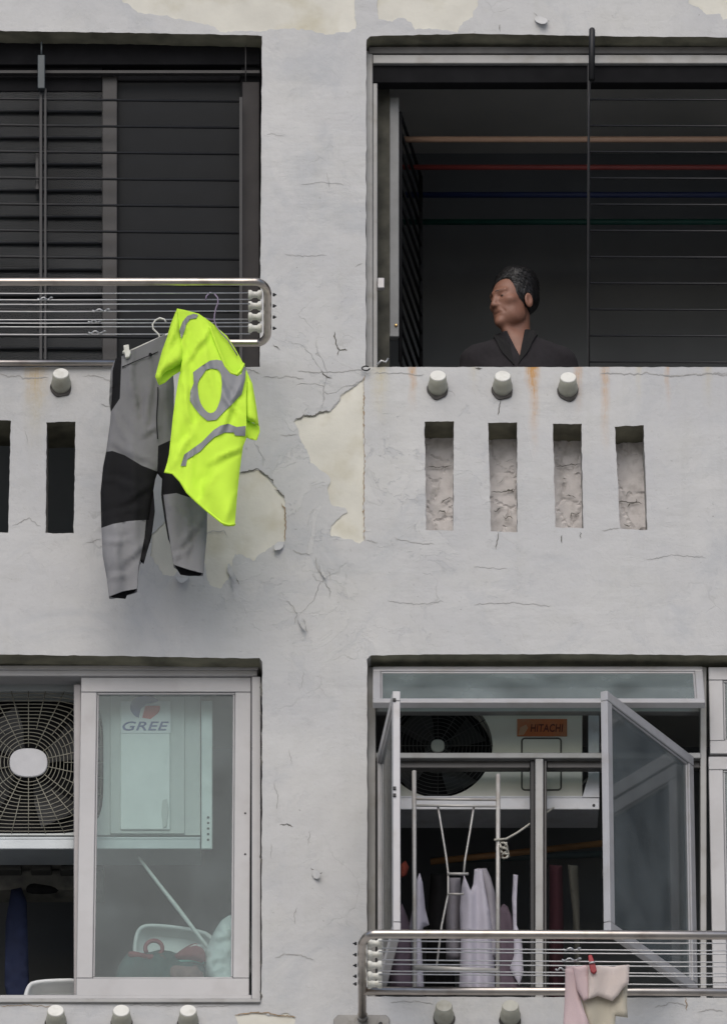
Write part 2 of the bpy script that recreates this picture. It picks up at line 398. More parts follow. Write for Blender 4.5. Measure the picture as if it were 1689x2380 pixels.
def cloth(mb, outline, depth, sp=9, holes=[], thick=None, bulge=0.0, bw=30.0, mi=0, whole=None, off=0.0):
    """a hanging piece of cloth: front sheet at depth(u,v) bulged away from its outline, and a back sheet joined along the outline"""
    outer = resample(outline, sp); hs = [resample(h, sp) for h in holes]
    V, F = mesh2d(outer, hs, grid_pts(outer, hs, sp))
    d = edge_dist(V[:, 0], V[:, 1], whole if whole else outer)
    e = np.sqrt(np.clip(1-(1-np.clip(d/bw, 0, 1))**2, 0, 1))*bulge
    front = [P(u, v, depth(u, v)-b-off) for (u, v), b in zip(V, e)]
    mb.tris(front, [tuple(f) for f in F], True, mi)
    if thick is not None:
        back = [Vector((p.x, p.y+thick+2*b*0.8, p.z)) for p, b in zip(front, e)]
        mb.tris(back, [tuple(f[::-1]) for f in F], True, mi)
        n = len(outer); 
        for lp in [outer]:
            va = [P(u, v, depth(u, v)-off) for u, v in lp]
            idx = [mb.bm.verts.new(p) for p in va]; idb = [mb.bm.verts.new((p.x, p.y+thick, p.z)) for p in va]
            for i in range(n):
                g = mb.bm.faces.new((idx[i], idb[i], idb[(i+1) % n], idx[(i+1) % n])); g.material_index = mi
        bmesh.ops.remove_doubles(mb.bm, verts=mb.bm.verts[:], dist=0.0004)
    return mb

# ================================================================== GROUND
mb = MB(); b_ = [mb.bm.verts.new(p) for p in ((-250, -250, 0), (250, -250, 0), (250, 250, 0), (-250, 250, 0))]; mb.bm.faces.new(b_)
ground = mb.build('ground', mat('concrete_paving', (0.30, 0.30, 0.29), 0.9, var=0.2, vs_=0.8, bump=0.3, bs=40), kind='structure')

# ================================================================== BUILDING
bld = thing('apartment_building', 'weathered pale grey painted apartment block with peeling walls and four balcony windows', 'building', (0, 0, 0))
OP_UL = [(-640, 62), (0, 72), (300, 76), (600, 82), (609, 84), (606, 480), (604, 853), (300, 853), (-640, 853)]
OP_UR = [(851, 92), (860, 84), (1100, 78), (1400, 84), (2330, 92), (2330, 853), (1500, 853), (850, 853), (850, 500)]
OP_LL = [(-640, 1518), (0, 1521), (300, 1525), (560, 1530), (604, 1529), (610, 1538), (609, 1900), (608, 2324), (-640, 2322)]
OP_LR = [(853, 1532), (862, 1523), (1000, 1521), (1300, 1520), (1689, 1523), (2330, 1524), (2330, 2320), (1300, 2318), (853, 2316), (853, 1900)]
SLOT_R = [[(986, 980), (1054, 979), (1053, 1233), (990, 1232)], [(1134, 983), (1201, 982), (1202, 1237), (1140, 1235)],
          [(1284, 985), (1350, 985), (1355, 1227), (1290, 1226)], [(1428, 991), (1495, 989), (1503, 1232), (1440, 1230)],
          [(2010, 990), (2078, 990), (2086, 1232), (2020, 1232)]]
SLOT_L = [[(109, 981), (176, 980), (172, 1239), (107, 1239)], [(-42, 976), (26, 977), (20, 1238), (-44, 1238)], [(-190, 976), (-124, 977), (-128, 1238), (-194, 1238)]]
PATCH = {
 'C': [(845, 878), (821, 897), (793, 917), (784, 936), (765, 957), (740, 959), (729, 967), (706, 967), (686, 977), (691, 992), (696, 1017), (715, 1051), (723, 1073),
       (748, 1093), (768, 1107), (768, 1123), (762, 1137), (770, 1174), (801, 1179), (807, 1188), (790, 1204), (769, 1221), (768, 1246), (800, 1250), (824, 1257), (835, 1266), (845, 1256)],
 'D': [(560, 1097), (600, 1090), (622, 1108), (637, 1124), (661, 1155), (664, 1188), (662, 1259), (634, 1268), (607, 1289), (590, 1303), (563, 1290), (546, 1287), (540, 1310),
       (531, 1345), (513, 1367), (486, 1360), (478, 1312), (455, 1290), (430, 1300), (405, 1340), (380, 1335), (350, 1290), (355, 1240), (400, 1200), (470, 1170), (540, 1130)],
 'A': [(268, -40), (285, 3), (300, 10), (322, 30), (352, 32), (440, 48), (500, 62), (512, 74), (560, 71), (600, 75), (640, 66), (700, 68), (760, 78), (800, 76), (828, 66), (824, 36), (826, -40)],
 'B': [(884, -40), (876, 20), (880, 44), (912, 50), (925, 40), (955, 52), (965, 68), (1010, 66), (1060, 74), (1074, 52), (1095, 40), (1110, 12), (1118, -40)],
 'E': [(1590, -30), (1600, 8), (1622, 18), (1640, 34), (1668, 30), (1680, 46), (1710, 40), (1720, -30)],
 'F': [(548, 2358), (600, 2354), (640, 2360), (668, 2354), (688, 2366), (680, 2400), (560, 2400)],
}
def wall_y(u, v):
    return 0.0045*noise.noise((u*0.004, v*0.004, 1.7)) + 0.0022*noise.noise((u*0.014, v*0.010, 4.2))
mbw = MB()
outer = resample([(-1000, -500), (2700, -500), (2700, 2900), (-1000, 2900)], 80)
ops = [rough(o, 14, 1.6, i*3.0, 0.05) for i, o in enumerate((OP_UL, OP_UR, OP_LL, OP_LR))]
sl = [rough(o, 8, 1.5, 20+i*3.0, 0.08) for i, o in enumerate(SLOT_R+SLOT_L)]
pa = {k: rough(p, 5, 4.2, ord(k), 0.08) for k, p in PATCH.items()}
pa['C'] = [(min(a, 845.5), b) for a, b in pa['C']]
holes = ops+sl+list(pa.values())
fr = resample([(-60, -60), (1749, -60), (1749, 2440), (-60, 2440)], 16)
pts = grid_pts(fr, [], 15)
far = [p for p in grid_pts(outer, [], 70) if not (-70 < p[0] < 1760 and -70 < p[1] < 2450)]
ax_ = np.array([p[0] for p in pts+far]); ay_ = np.array([p[1] for p in pts+far])
keep = np.ones(ax_.shape, bool)
for h in holes: keep &= ~inside(ax_, ay_, h) & (edge_dist(ax_, ay_, h) > 5)
V, F = mesh2d(outer, holes, list(zip(ax_[keep], ay_[keep])))
mbw.tris([P(u, v, wall_y(u, v)) for u, v in V], [tuple(f) for f in F], True, 0)
def reveal(lp, depth, top_is_soffit=True):
    n = len(lp); A = [P(u, v, wall_y(u, v)) for u, v in lp]
    cen = sum(v for u, v in lp)/n
    # worn rounded arris then the reveal going in
    def inset(p, q): return Vector((p.x, q, p.z))
    va = [mbw.bm.verts.new(p) for p in A]; vb = [mbw.bm.verts.new(inset(p, depth)) for p in A]
    for i in range(n):
        j = (i+1) % n
        f = mbw.bm.faces.new((va[i], vb[i], vb[j], va[j])); f.smooth = False
        du, dv = abs(lp[j][0]-lp[i][0]), abs(lp[j][1]-lp[i][1])
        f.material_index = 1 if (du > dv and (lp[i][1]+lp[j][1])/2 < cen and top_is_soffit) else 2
for o in ops: reveal(o, 0.24)
for i, o in enumerate(sl): reveal(o, 0.19 if i < len(SLOT_R) else 0.235)
for k, p in pa.items(): 
    n = len(p); va = [mbw.bm.verts.new(P(u, v, wall_y(u, v))) for u, v in p]; vb = [mbw.bm.verts.new(P(u, v, 0.016)) for u, v in p]
    for i in range(n):
        f = mbw.bm.faces.new((va[i], vb[i], vb[(i+1) % n], va[(i+1) % n])); f.material_index = 0
facade = mbw.build('facade_wall', [M_PAINT, M_SOFFIT, M_REVEAL], bld, flip=False)
for k, p in pa.items():
    n = len(p); ar = sum(p[q][0]*p[(q+1) % n][1]-p[(q+1) % n][0]*p[q][1] for q in range(n)); sg = 1 if ar > 0 else -1; rc = []
    for q in range(n):
        (a, b), (c, d) = p[q-1], p[(q+1) % n]; l = math.hypot(c-a, d-b) or 1; x = (p[q][0]+sg*4*(d-b)/l, p[q][1]-sg*4*(c-a)/l)
        if any(inside(np.array([x[0]]), np.array([x[1]+3]), o)[0] for o in ops): x = p[q]
        rc.append(x)
    V, F = mesh2d(rc, [], grid_pts(rc, [], 12)); m_ = MB()
    m_.tris([P(u, v, wall_y(u, v)+0.0034+0.0008*noise.noise((u*0.03, v*0.03, 2))) for u, v in V], [tuple(f) for f in F])
    m_.build('exposed_plaster', M_PLASTER, bld)
# outer wall beyond the detailed part, down to the pavement
xl, xr = P(-1000, 1190).x, P(2700, 1190).x; zt, zb = P(844, -500).z, P(844, 2900).z
for (x0, x1, z0, z1) in ((-9, 9, zt-0.12, 26), (-9, 9, 0, zb+0.12), (-9, xl+0.12, zb+0.12, zt-0.12), (xr-0.12, 9, zb+0.12, zt-0.12)):
    m_ = MB(); m_.slab([(x0, 0, z0), (x1, 0, z0), (x1, 0, z1), (x0, 0, z1)], 0.006, 0.24, 0, world=True); m_.build('outer_wall', M_PAINT, bld)
# slot infill: rough mortar set back in the parapet slots
for i, s_ in enumerate(SLOT_R):
    A = np.array(s_, float); lo = A.min(0)-[8, 0]; hi = A.max(0)+[8, 6]
    rc = resample([(lo[0], lo[1]), (hi[0], lo[1]), (hi[0], hi[1]), (lo[0], hi[1])], 7)
    rc = [(a, b+0) for a, b in rc]
    V, F = mesh2d(rc, [], grid_pts(rc, [], 6)); m_ = MB()
    def dep(u, v):
        q = noise.voronoi((u*0.017, v*0.013+0.3*i, i*7.3))[0]
        return 0.152 + 0.006*noise.noise((u*0.05, v*0.05, i)) + (0.006 if q[1]-q[0] < 0.05 else 0)
    m_.tris([P(u, v, dep(u, v)) for u, v in V], [tuple(f) for f in F], False)
    inf = m_.build('slot_infill', M_INFILL, bld)
    u0, v0 = s_[0]; jit = random.Random(i); cl = []
    for k in range((2, 6, 2, 3, 2)[i]):
        a = u0+12+jit.random()*30; b = v0+85+jit.random()*140; pl = [(a, b)]
        for q in range(3): pl.append((pl[-1][0]+jit.uniform(3, 12), pl[-1][1]+jit.uniform(-12, 9)))
        cl.append((pl, jit.uniform(2.5, 5)))
    b = v0+92+(0, 60, 0, 75, 0)[i]+jit.random()*15
    cl.append(([(u0+6, b), (u0+30, b+jit.uniform(-4, 4)), (u0+64, b+jit.uniform(-6, 6))], 3.5))
    for pl, wd in cl:
        c = MB(); c.ribbon(pl, wd, 0.1415); c.build('crack', M_CRACKL if wd < 3.4 else M_CRACK, inf)
# cracks in the paint, plus an edge shadow painted as a strip
CR = [([(777, 770), (781, 797), (788, 812), (809, 813)], 5, 0), ([(788, 812), (783, 826)], 4, 0), ([(745, 858), (750, 868), (760, 876), (772, 878)], 5, 0),
 ([(612, 876), (650, 877), (680, 874), (704, 881)], 3, 1), ([(650, 1010), (668, 1014), (693, 1009)], 4, 1), ([(690, 862), (740, 866), (800, 864), (842, 858)], 3, 1),
 ([(600, 1089), (622, 1107), (638, 1124)], 6, 0), ([(640, 1136), (652, 1145), (663, 1157)], 6, 0), ([(558, 1098), (580, 1094), (600, 1089)], 5, 0), ([(655, 1168), (664, 1192), (662, 1258)], 5, 2),
 ([(685, 977), (706, 967), (729, 967), (741, 959), (766, 957)], 6, 0), ([(766, 957), (785, 934), (793, 917), (822, 896), (845, 877)], 3, 1),  # first strip paints the shadow along the top edge of patch C
 ([(680, 1278), (700, 1287), (720, 1290)], 4, 1), ([(733, 1295), (737, 1320), (748, 1342)], 4, 1), ([(755, 1355), (768, 1375), (766, 1392)], 4, 1),
 ([(665, 1395), (680, 1410), (690, 1428), (684, 1452)], 3, 1), ([(704, 1436), (716, 1472)], 3, 1), ([(760, 1320), (770, 1350)], 3, 1),
 ([(636, 1820), (645, 1850), (643, 1882)], 3, 1), ([(650, 1918), (666, 1915), (682, 1922)], 4, 0), ([(720, 1930), (716, 1962)], 3, 1),
 ([(722, 2016), (735, 2026), (727, 2036), (748, 2028)], 5, 0), ([(690, 2108), (682, 2130), (686, 2150)], 3, 1), ([(640, 2228), (662, 2216), (700, 2220), (730, 2230)], 4, 1),
 ([(1163, 928), (1160, 946), (1157, 965)], 4, 0), ([(1158, 1238), (1155, 1255), (1150, 1278)], 4, 0), ([(1305, 1242), (1306, 1263)], 4, 0), ([(1347, 1235), (1349, 1252)], 4, 0),
 ([(1160, 56), (1161, 72)], 4, 0), ([(1238, 28), (1252, 42), (1276, 47)], 5, 1), ([(1395, 866), (1450, 870), (1500, 867), (1560, 874), (1640, 868), (1700, 873)], 4, 1),
 ([(1545, 876), (1600, 872), (1690, 866)], 3, 1), ([(870, 866), (930, 868), (985, 872)], 3, 1), ([(1102, 855), (1122, 857)], 6, 0), ([(848, 1256), (880, 1260)], 3, 1), ([(915, 1250), (960, 1262), (1010, 1264)], 3, 1),
 ([(1395, 1232), (1440, 1228)], 4, 1), ([(0, 866), (18, 876), (40, 874), (66, 880), (110, 876)], 5, 1), ([(195, 872), (240, 878), (262, 890)], 3, 1), ([(235, 940), (258, 945)], 4, 1),
 ([(200, 1262), (236, 1252)], 3, 1), ([(30, 1222), (70, 1205), (95, 1225)], 3, 1), ([(60, 1000), (64, 1030)], 2, 1), ([(560, 850), (590, 862), (604, 870)], 4, 1), ([(635, 800), (650, 812)], 4, 0),
 ([(660, 590), (700, 596), (760, 592)], 2, 1), ([(620, 310), (660, 316)], 2, 1), ([(700, 428), (760, 424), (800, 430)], 2, 1), ([(900, 1395), (960, 1404), (1030, 1398)], 2, 1), ([(1100, 1405), (1200, 1400), (1280, 1410)], 2, 1),
 ([(1500, 1300), (1560, 1290), (1640, 1296)], 2, 1), ([(540, 1330), (552, 1350), (556, 1358)], 4, 0), ([(470, 1238), (520, 1234), (530, 1248)], 3, 1), ([(1620, 2352), (1650, 2346), (1680, 2350)], 4, 1),
 ([(1593, 2318), (1595, 2350)], 5, 2), ([(1520, 2340), (1560, 2330), (1600, 2338)], 4, 1), ([(905, 2330), (960, 2326), (1010, 2334)], 3, 1), ([(0, 2338), (60, 2336), (140, 2341)], 3, 2), ([(300, 2335), (420, 2338)], 3, 1),
 ([(548, 2358), (600, 2352), (640, 2359), (688, 2364)], 5, 2), ([(455, 2340), (540, 2336)], 3, 1), ([(630, 1960), (632, 1995)], 2, 1), ([(672, 1740), (676, 1775)], 2, 1),
 ([(1100, 1318), (1180, 1322)], 2, 1), ([(760, 400), (765, 440)], 2, 1), ([(822, 620), (845, 612)], 3, 1), ([(705, 1560), (700, 1600)], 2, 1)]
for pl, wd, k in CR:
    m_ = MB(); m_.ribbon(pl, wd, None); m_.build('crack', (M_CRACK, M_CRACKL, M_RUSTL)[k], bld, flip=True)
m_ = MB(); m_.ribbon([(846, 872), (845, 960), (847, 1060), (845, 1150), (846, 1258)], 4.5, None, 0.9); m_.build('crack', M_RUSTL, bld)
# dark gaps in the sealant beside the lower left window
for (a, b) in ((1585, 1622), (1650, 1664), (1700, 1708), (1755, 1780), (1876, 1887), (1986, 2008), (2098, 2108), (2232, 2246), (2300, 2325)):
    m_ = MB(); m_.ribbon([(606, a), (607, b)], 7, None); m_.build('sealant_gap', M_CRACK, bld)
# lifted paint flakes
def flake(pts, lift, hinge):
    m_ = MB(); pl = smoothp(pts, 1); V, F = mesh2d(resample(pl, 5), [], grid_pts(resample(pl, 5), [], 5))
    hx, hy, dx, dy, ln = hinge
    def d(u, v):
        t = max(0, min(1.2, ((u-hx)*dx+(v-hy)*dy)/ln)); return -0.007-lift*t*t
    fr_ = [P(u, v, d(u, v)) for u, v in V]
    m_.tris(fr_, [tuple(f) for f in F]); m_.tris([Vector((p.x, p.y+0.002, p.z)) for p in fr_], [tuple(f[::-1]) for f in F])
    m_.build('paint_flake', M_PAINT, bld)
flake([(531, 1306), (541, 1322), (552, 1352), (548, 1358), (536, 1340), (527, 1325)], 0.03, (527, 1330, 0.9, 0.4, 22))
flake([(404, 1335), (425, 1345), (444, 1336), (432, 1352), (418, 1356)], 0.03, (425, 1333, 0, 1, 20))
flake([(725, 2018), (745, 2026), (742, 2044), (726, 2040)], 0.02, (725, 2030, 1, 0, 20))
flake([(690, 1432), (706, 1440), (712, 1470), (698, 1455)], 0.015, (690, 1445, 1, 0.2, 20))
flake([(1246, 34), (1276, 46), (1262, 58), (1240, 48)], 0.02, (1255, 36, 0.2, 1, 18))
flake([(742, 1300), (752, 1322), (760, 1350), (744, 1330)], 0.012, (742, 1325, 1, 0.2, 16))
flake([(640, 1260), (662, 1258), (656, 1276), (636, 1280)], 0.018, (648, 1258, 0, 1, 20))

# rooms behind the four windows
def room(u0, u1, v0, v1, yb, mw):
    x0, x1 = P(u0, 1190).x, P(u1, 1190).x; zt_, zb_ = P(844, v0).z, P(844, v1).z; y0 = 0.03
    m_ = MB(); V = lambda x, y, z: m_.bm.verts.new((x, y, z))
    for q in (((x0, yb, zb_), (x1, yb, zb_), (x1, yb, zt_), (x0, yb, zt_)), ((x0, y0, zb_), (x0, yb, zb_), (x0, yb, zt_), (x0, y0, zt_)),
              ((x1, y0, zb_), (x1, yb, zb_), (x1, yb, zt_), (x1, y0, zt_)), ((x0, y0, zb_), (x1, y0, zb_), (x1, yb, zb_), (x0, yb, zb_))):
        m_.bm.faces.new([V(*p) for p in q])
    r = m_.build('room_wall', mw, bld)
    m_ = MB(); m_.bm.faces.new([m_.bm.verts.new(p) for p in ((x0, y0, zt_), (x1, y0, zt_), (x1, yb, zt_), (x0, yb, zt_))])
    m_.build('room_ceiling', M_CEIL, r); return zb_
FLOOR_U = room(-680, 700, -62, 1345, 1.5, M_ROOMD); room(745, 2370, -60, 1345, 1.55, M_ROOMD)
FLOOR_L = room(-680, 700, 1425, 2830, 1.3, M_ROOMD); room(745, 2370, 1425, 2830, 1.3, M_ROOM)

# ------------------------------------------------------------------ window, upper left (dark, barred)
f_ = MB(); f_.rect(-640, 98, 604, 150, 0.10, 0.17); f_.rect(560, 150, 604, 880, 0.12, 0.17); f_.rect(-640, 150, 238, 212, 0.125, 0.17); f_.rect(274, 150, 558, 188, 0.14, 0.17); f_.rect(-640, 830, 604, 900, 0.14, 0.17)
win = f_.build('window', M_BLACKM, bld, label='dark barred sliding window at upper left')
m_ = MB(); m_.rect(-640, 163, 604, 170, 0.085, 0.11, 0.001); m_.build('track', M_BROWNST, win)
m_ = MB(); m_.rect(238, 172, 273, 900, 0.118, 0.16); m_.build('stile', M_BROWNST, win)
m_ = MB(); m_.rect(563, 190, 603, 900, 0.112, 0.118); m_.build('stile', mat('purple_brown_stile', (0.020, 0.017, 0.017), 0.7, var=0.3), win)
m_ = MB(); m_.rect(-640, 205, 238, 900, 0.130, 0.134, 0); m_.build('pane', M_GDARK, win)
m_ = MB(); m_.rect(274, 186, 562, 900, 0.150, 0.153, 0); m_.build('insect_screen', M_SCREEN, win)
g_ = MB(); g_.rect(92, 205, 99, 870, 0.06, 0.07, 0.001)
gr = g_.build('security_grille', M_BLACK, bld, label='black horizontal bars across the upper left window, with modelled reflections')
for q in ((103, 205, 109, 870, 0.06, 0.07), (556, 225, 564, 870, 0.06, 0.07), (83, 350, 91, 440, 0.08, 0.09)):  # the last, short one stands in for a reflection of the grille
    m_ = MB(); m_.rect(*q, 0.001); m_.build('post_and_reflection', M_BLACK, gr)
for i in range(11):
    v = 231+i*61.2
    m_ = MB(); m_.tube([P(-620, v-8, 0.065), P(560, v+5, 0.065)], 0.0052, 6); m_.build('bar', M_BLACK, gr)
    m_ = MB(); m_.tube([P(-620, v+24, 0.122), P(237, v+29, 0.122)], 0.0062, 6); m_.build('bar', M_BLACK, gr)  # thicker second row models the bars' reflection in the pane
m_ = MB(); m_.rect(88, 127, 105, 205, 0.03, 0.05); m_.tube([P(97, 98, 0.04), P(97, 128, 0.04)], 0.004, 6); m_.build('sleeve', mat('blue_grey_paint', (0.05, 0.06, 0.064), 0.5, 0.2), gr)
m_ = MB(); m_.tube([P(571, 106, 0.05), P(571, 190, 0.05)], 0.0022, 6); m_.build('cable', M_BROWNST, gr)

# ------------------------------------------------------------------ window, upper right (open, man inside)
f_ = MB(); f_.rect(850, 118, 866, 880, 0.08, 0.16); f_.rect(866, 160, 877, 880, 0.095, 0.16)
win2 = f_.build('window', M_ALUG, bld, label='open window frame at upper right')
m_ = MB(); m_.rect(856, 108, 2330, 124, 0.075, 0.10); m_.build('head_track', mat('dusky_track', (0.13, 0.125, 0.12), 0.6, var=0.2), win2)
m_ = MB(); m_.rect(866, 127, 2330, 147, 0.07, 0.11); m_.build('head_rail', M_ALUG, win2)
m_ = MB(); m_.rect(862, 147, 2330, 192, 0.09, 0.15); m_.build('header', M_BLACKM, win2)
m_ = MB(); m_.rect(905, 226, 927, 782, 0.20, 0.24); st = m_.build('stile', mat('smoky_stile', (0.17, 0.175, 0.175), 0.5, var=0.15), win2)
m_ = MB(); m_.rect(877, 190, 905, 900, 0.2, 0.24, 0); m_.build('jamb_liner', mat('blotchy_liner', (0.06, 0.058, 0.045), 0.9, var=0.5, vs_=14), win2)  # dark blotchy strip filling the gap beside the jamb
m_ = MB(); m_.lathe([(0.006, 0), (0.006, 0.006), (0.003, 0.01)], P(920, 757, 0.2), (0, -1, 0), 10); m_.build('latch', mat('brass', (0.7, 0.45, 0.18), 0.35, 0.8), win2)
m_ = MB(); m_.rect(877, 645, 893, 669, 0.075, 0.1); m_.build('catch', M_ALU, win2)
# grille leaf swung inward on the left, and the fixed bars on the right
g_ = MB(); h0, h1 = P(930, 262, 0.22), P(930, 840, 0.22); ax = Vector((0.085, 0.55, 0))
g_.tube([h0, h1], 0.008, 6); g_.tube([h0+ax, h1+ax], 0.008, 6)
for i in range(15):
    p = h0.lerp(h1, i/14); g_.tube([p, p+ax], 0.0065, 5)
leaf_ = g_.build('security_grille', M_BLACKM, bld, label='black grille leaf swung into the room beside the man')
g_ = MB(); g_.rect(1364, 150, 1370, 880, 0.05, 0.06, 0.001)
gr2 = g_.build('security_grille', M_BLACK, bld, label='thin dark bars across the right of the upper right window')
for i in range(11):
    v = 231+i*61.0
    m_ = MB(); m_.tube([P(1368, v, 0.055), P(2330, v+4, 0.055)], 0.0042, 6); m_.build('bar', mat('grille_grey', (0.022, 0.022, 0.023), 0.4, 0.3), gr2)
rod = thing('hanging_rod', 'black vertical rod with thick sleeve at the head of the open window', 'rod', P(1372, 853, -0.03))
m_ = MB(); m_.tube([P(1375, 66, -0.03), P(1375, 70, -0.03), P(1374, 186, -0.03)], [0.009, 0.0125, 0.0125], 10); m_.build('sleeve', M_BLACK, rod)
m_ = MB(); m_.tube([P(1371, 184, -0.028), P(1367, 260, -0.02), P(1368, 853, 0.02)], 0.0036, 6); m_.build('rod', M_BLACK, rod)
# laundry poles under the ceiling
zp = P(1300, 324, 0.40).z
for i, (nm, c, r) in enumerate((('cream', (0.36, 0.23, 0.16), 0.0125), ('red', (0.20, 0.035, 0.03), 0.011), ('blue', (0.010, 0.02, 0.075), 0.0125), ('green', (0.006, 0.06, 0.045), 0.0125))):
    y = 0.40+0.243*i
    a = Vector((P(770, 324, y).x, y, zp)); b = Vector((P(2300, 324, y).x, y, zp))
    m_ = MB(); m_.tube([a, b], r, 10)
    o = m_.build('laundry_pole', mat('pole_'+nm, c, 0.5, var=0.1), None, loc=(a+b)/2)
    tagm(o, nm+' laundry pole hanging below the ceiling behind the man', 'pole', 'laundry poles under the ceiling')
# wire scrap on the sill
m_ = MB(); m_.tube([P(876, 848, -0.01), P(886, 838, -0.015), P(896, 842, -0.012), P(902, 833, -0.01)], 0.004, 6)
o = m_.build('wire_scrap', M_WIRE, None, loc=P(885, 850, -0.01)); tagm(o, 'twisted scrap of grey wire on the sill corner of the open window', 'wire')
m_ = MB(); m_.tube([P(850+9*math.cos(t*.5), 856+5*math.sin(t*.5), -0.02) for t in range(12)], 0.003, 6)
o = m_.build('wire_loop', M_BLACK, None, loc=P(850, 856, -0.01)); tagm(o, 'small dark wire loop stuck to the wall corner under the open window frame', 'wire')

# ------------------------------------------------------------------ generic glazed leaf in its own plane
def leaf(parent_name, origin, ax, ay, wdt, hgt, t, fw, mf, mg, parent, label=None, fwb=None, lock=True):
    """ax: along the top from the corner, ay: down; returns the sash part (frame) with a pane child"""
    ax = ax.normalized(); ay = ay.normalized(); n = ax.cross(ay).normalized(); fwb = fwb or fw
    m_ = MB()
    def member(a0, b0, a1, b1, tt=t):
        c = origin+ax*(a0+a1)/2+ay*(b0+b1)/2; m_.box(c, ax*(a1-a0)/2, ay*(b1-b0)/2, n*tt/2, 0.0025)
    member(0, 0, wdt, fw); member(0, hgt-fwb, wdt, hgt); member(0, fw+.0005, fw, hgt-fwb-.0005, t*0.96); member(wdt-fw, fw+.0005, wdt, hgt-fwb-.0005, t*0.96)
    # glazing bead
    q = fw; e = 0.008
    member(q, q, wdt-q, q+e, t*0.55); member(q, hgt-fwb-e, wdt-q, hgt-fwb, t*0.55); member(q, q+e, q+e, hgt-fwb-e, t*0.5); member(wdt-q-e, q+e, wdt-q, hgt-fwb-e, t*0.5)
    s_ = m_.build(parent_name, mf, parent, label=label)
    p_ = MB(); c = origin+ax*wdt/2+ay*(hgt)/2
    p_.box(c+ay*(fw-fwb)/2, ax*(wdt/2-fw), ay*(hgt/2-(fw+fwb)/2), n*0.0025); p_.build('pane', mg, s_)
    return s_

# ------------------------------------------------------------------ window, lower left (sliding, half open)
DN = Vector((0, 0, -1)); RT = Vector((1, 0, 0))
f_ = MB(); f_.rect(-640, 1546, 601, 1556, 0.088, 0.18); f_.rect(-640, 1557, 598, 1571, 0.095, 0.18); f_.rect(585, 1572, 606, 2326, 0.085, 0.18); f_.rect(-640, 2312, 585, 2332, 0.10, 0.2)
win3 = f_.build('window', M_ALUP, bld, label='aluminium sliding window at lower left, half open')
m_ = MB(); m_.rect(-640, 2320, 606, 2330, -0.012, 0.085, 0.003); m_.build('sill', M_ALUG, win3)
def sash_px(u0, v0, u1, v1, y, t, fw, mf, mg, fwb=None, label=None):
    a = P(u0, v0, y); b = P(u1, v0, y); c = P(u0, v1, y)
    return leaf('sash', Vector((a.x, y+t/2, a.z)), RT, DN, b.x-a.x, a.z-c.z, t, fw, mf, mg, win3, label, fwb)
s1 = sash_px(189, 1574, 584, 2318, 0.105, 0.03, 0.062, M_ALUP, M_GREEN, 0.078, 'closed right-hand sliding sash with greenish glass')
m_ = MB(); m_.rect(172, 1590, 189, 2322, 0.145, 0.165); m_.build('stile', mat('pinkish_aluminium', (0.325, 0.31, 0.308), 0.5, 0.2), win3)
for v in (1890, 1985): 
    m_ = MB(); m_.lathe([(0.004, 0), (0.003, 0.003)], P(570, v, 0.105), (0, -1, 0), 8); m_.build('screw', M_BLACK, win3)

# ------------------------------------------------------------------ window, lower right (awning + two casements open)
f_ = MB(); f_.rect(853, 1550, 873, 2330, 0.09, 0.17); f_.rect(873, 1749, 1628, 1762, 0.08, 0.15); f_.rect(873, 1641, 1628, 1654, 0.12, 0.16)
f_.rect(1243, 1763, 1262, 2330, 0.082, 0.15); f_.rect(1626, 1550, 1641, 2330, 0.085, 0.17)
win4 = f_.build('window', M_ALUG, bld, label='aluminium window at lower right with open awning and casements')
m_ = MB(); m_.rect(1231, 1764, 1242, 2330, 0.10, 0.15); m_.build('sash_stop', M_BLACK, win4)
m_ = MB(); m_.rect(1263, 1764, 1270, 2330, 0.095, 0.15); m_.build('sash_stop', M_BRONZE, win4)
m_ = MB(); m_.rect(873, 1763, 1231, 1785, 0.11, 0.15); m_.rect(1270, 1763, 1626, 1785, 0.11, 0.15); m_.build('transom_stop', M_BRONZE, win4)
m_ = MB(); m_.rect(875, 1764, 895, 2330, 0.11, 0.15); m_.build('jamb_stop', mat('blotchy_stop', (0.09, 0.088, 0.095), 0.6, var=0.6, vs_=14), win4)
# awning sash hinged at the top, pushed outwards
tl, tr = P(866, 1556, 0.07), P(1631, 1560, 0.07); bl = P(872, 1639, -0.10)
ay = Vector((0, bl.y-tl.y, bl.z-tl.z))
leaf('awning_sash', tl, RT, ay, tr.x-tl.x, ay.length, 0.028, 0.030, M_ALU, M_GAWN, win4, 'top-hung sash pushed outward with frosted glass')
# casements
def casement(ht, hb, ot, lab):
    a = P(*ht, 0.085); b = P(*hb, 0.085); c = P(*ot); c = Vector((c.x, c.y, a.z)); ax = c-a
    return leaf('casement_sash', a, ax, DN, ax.length, a.z-b.z, 0.03, 0.040, M_ALU, M_GCASE, win4, lab), a, ax
zt_ = P(1603, 1760, 0.085).z
pr = Pz(1402, 1606, zt_); pl_ = Pz(921, 1606, P(893, 1760, 0.085).z)
cs2, ha, hax = casement((1603, 1760), (1603, 2312), (1402, 1606, pr.y), 'right casement swung outward')
cs1, hb_, hbx = casement((884, 1760), (884, 2312), (921, 1606, pl_.y), 'left casement swung outward, seen edge-on')
for k in (0.24, 0.80, 0.985):
    p = ha+hax+DN*(0.92*k)+Vector((-0.006, 0.02, 0)); m_ = MB(); m_.box(p, Vector((0.008, 0, 0)), Vector((0, 0.01, 0)), Vector((0, 0, 0.014)), 0.002); m_.build('latch', M_BROWNST, cs2)
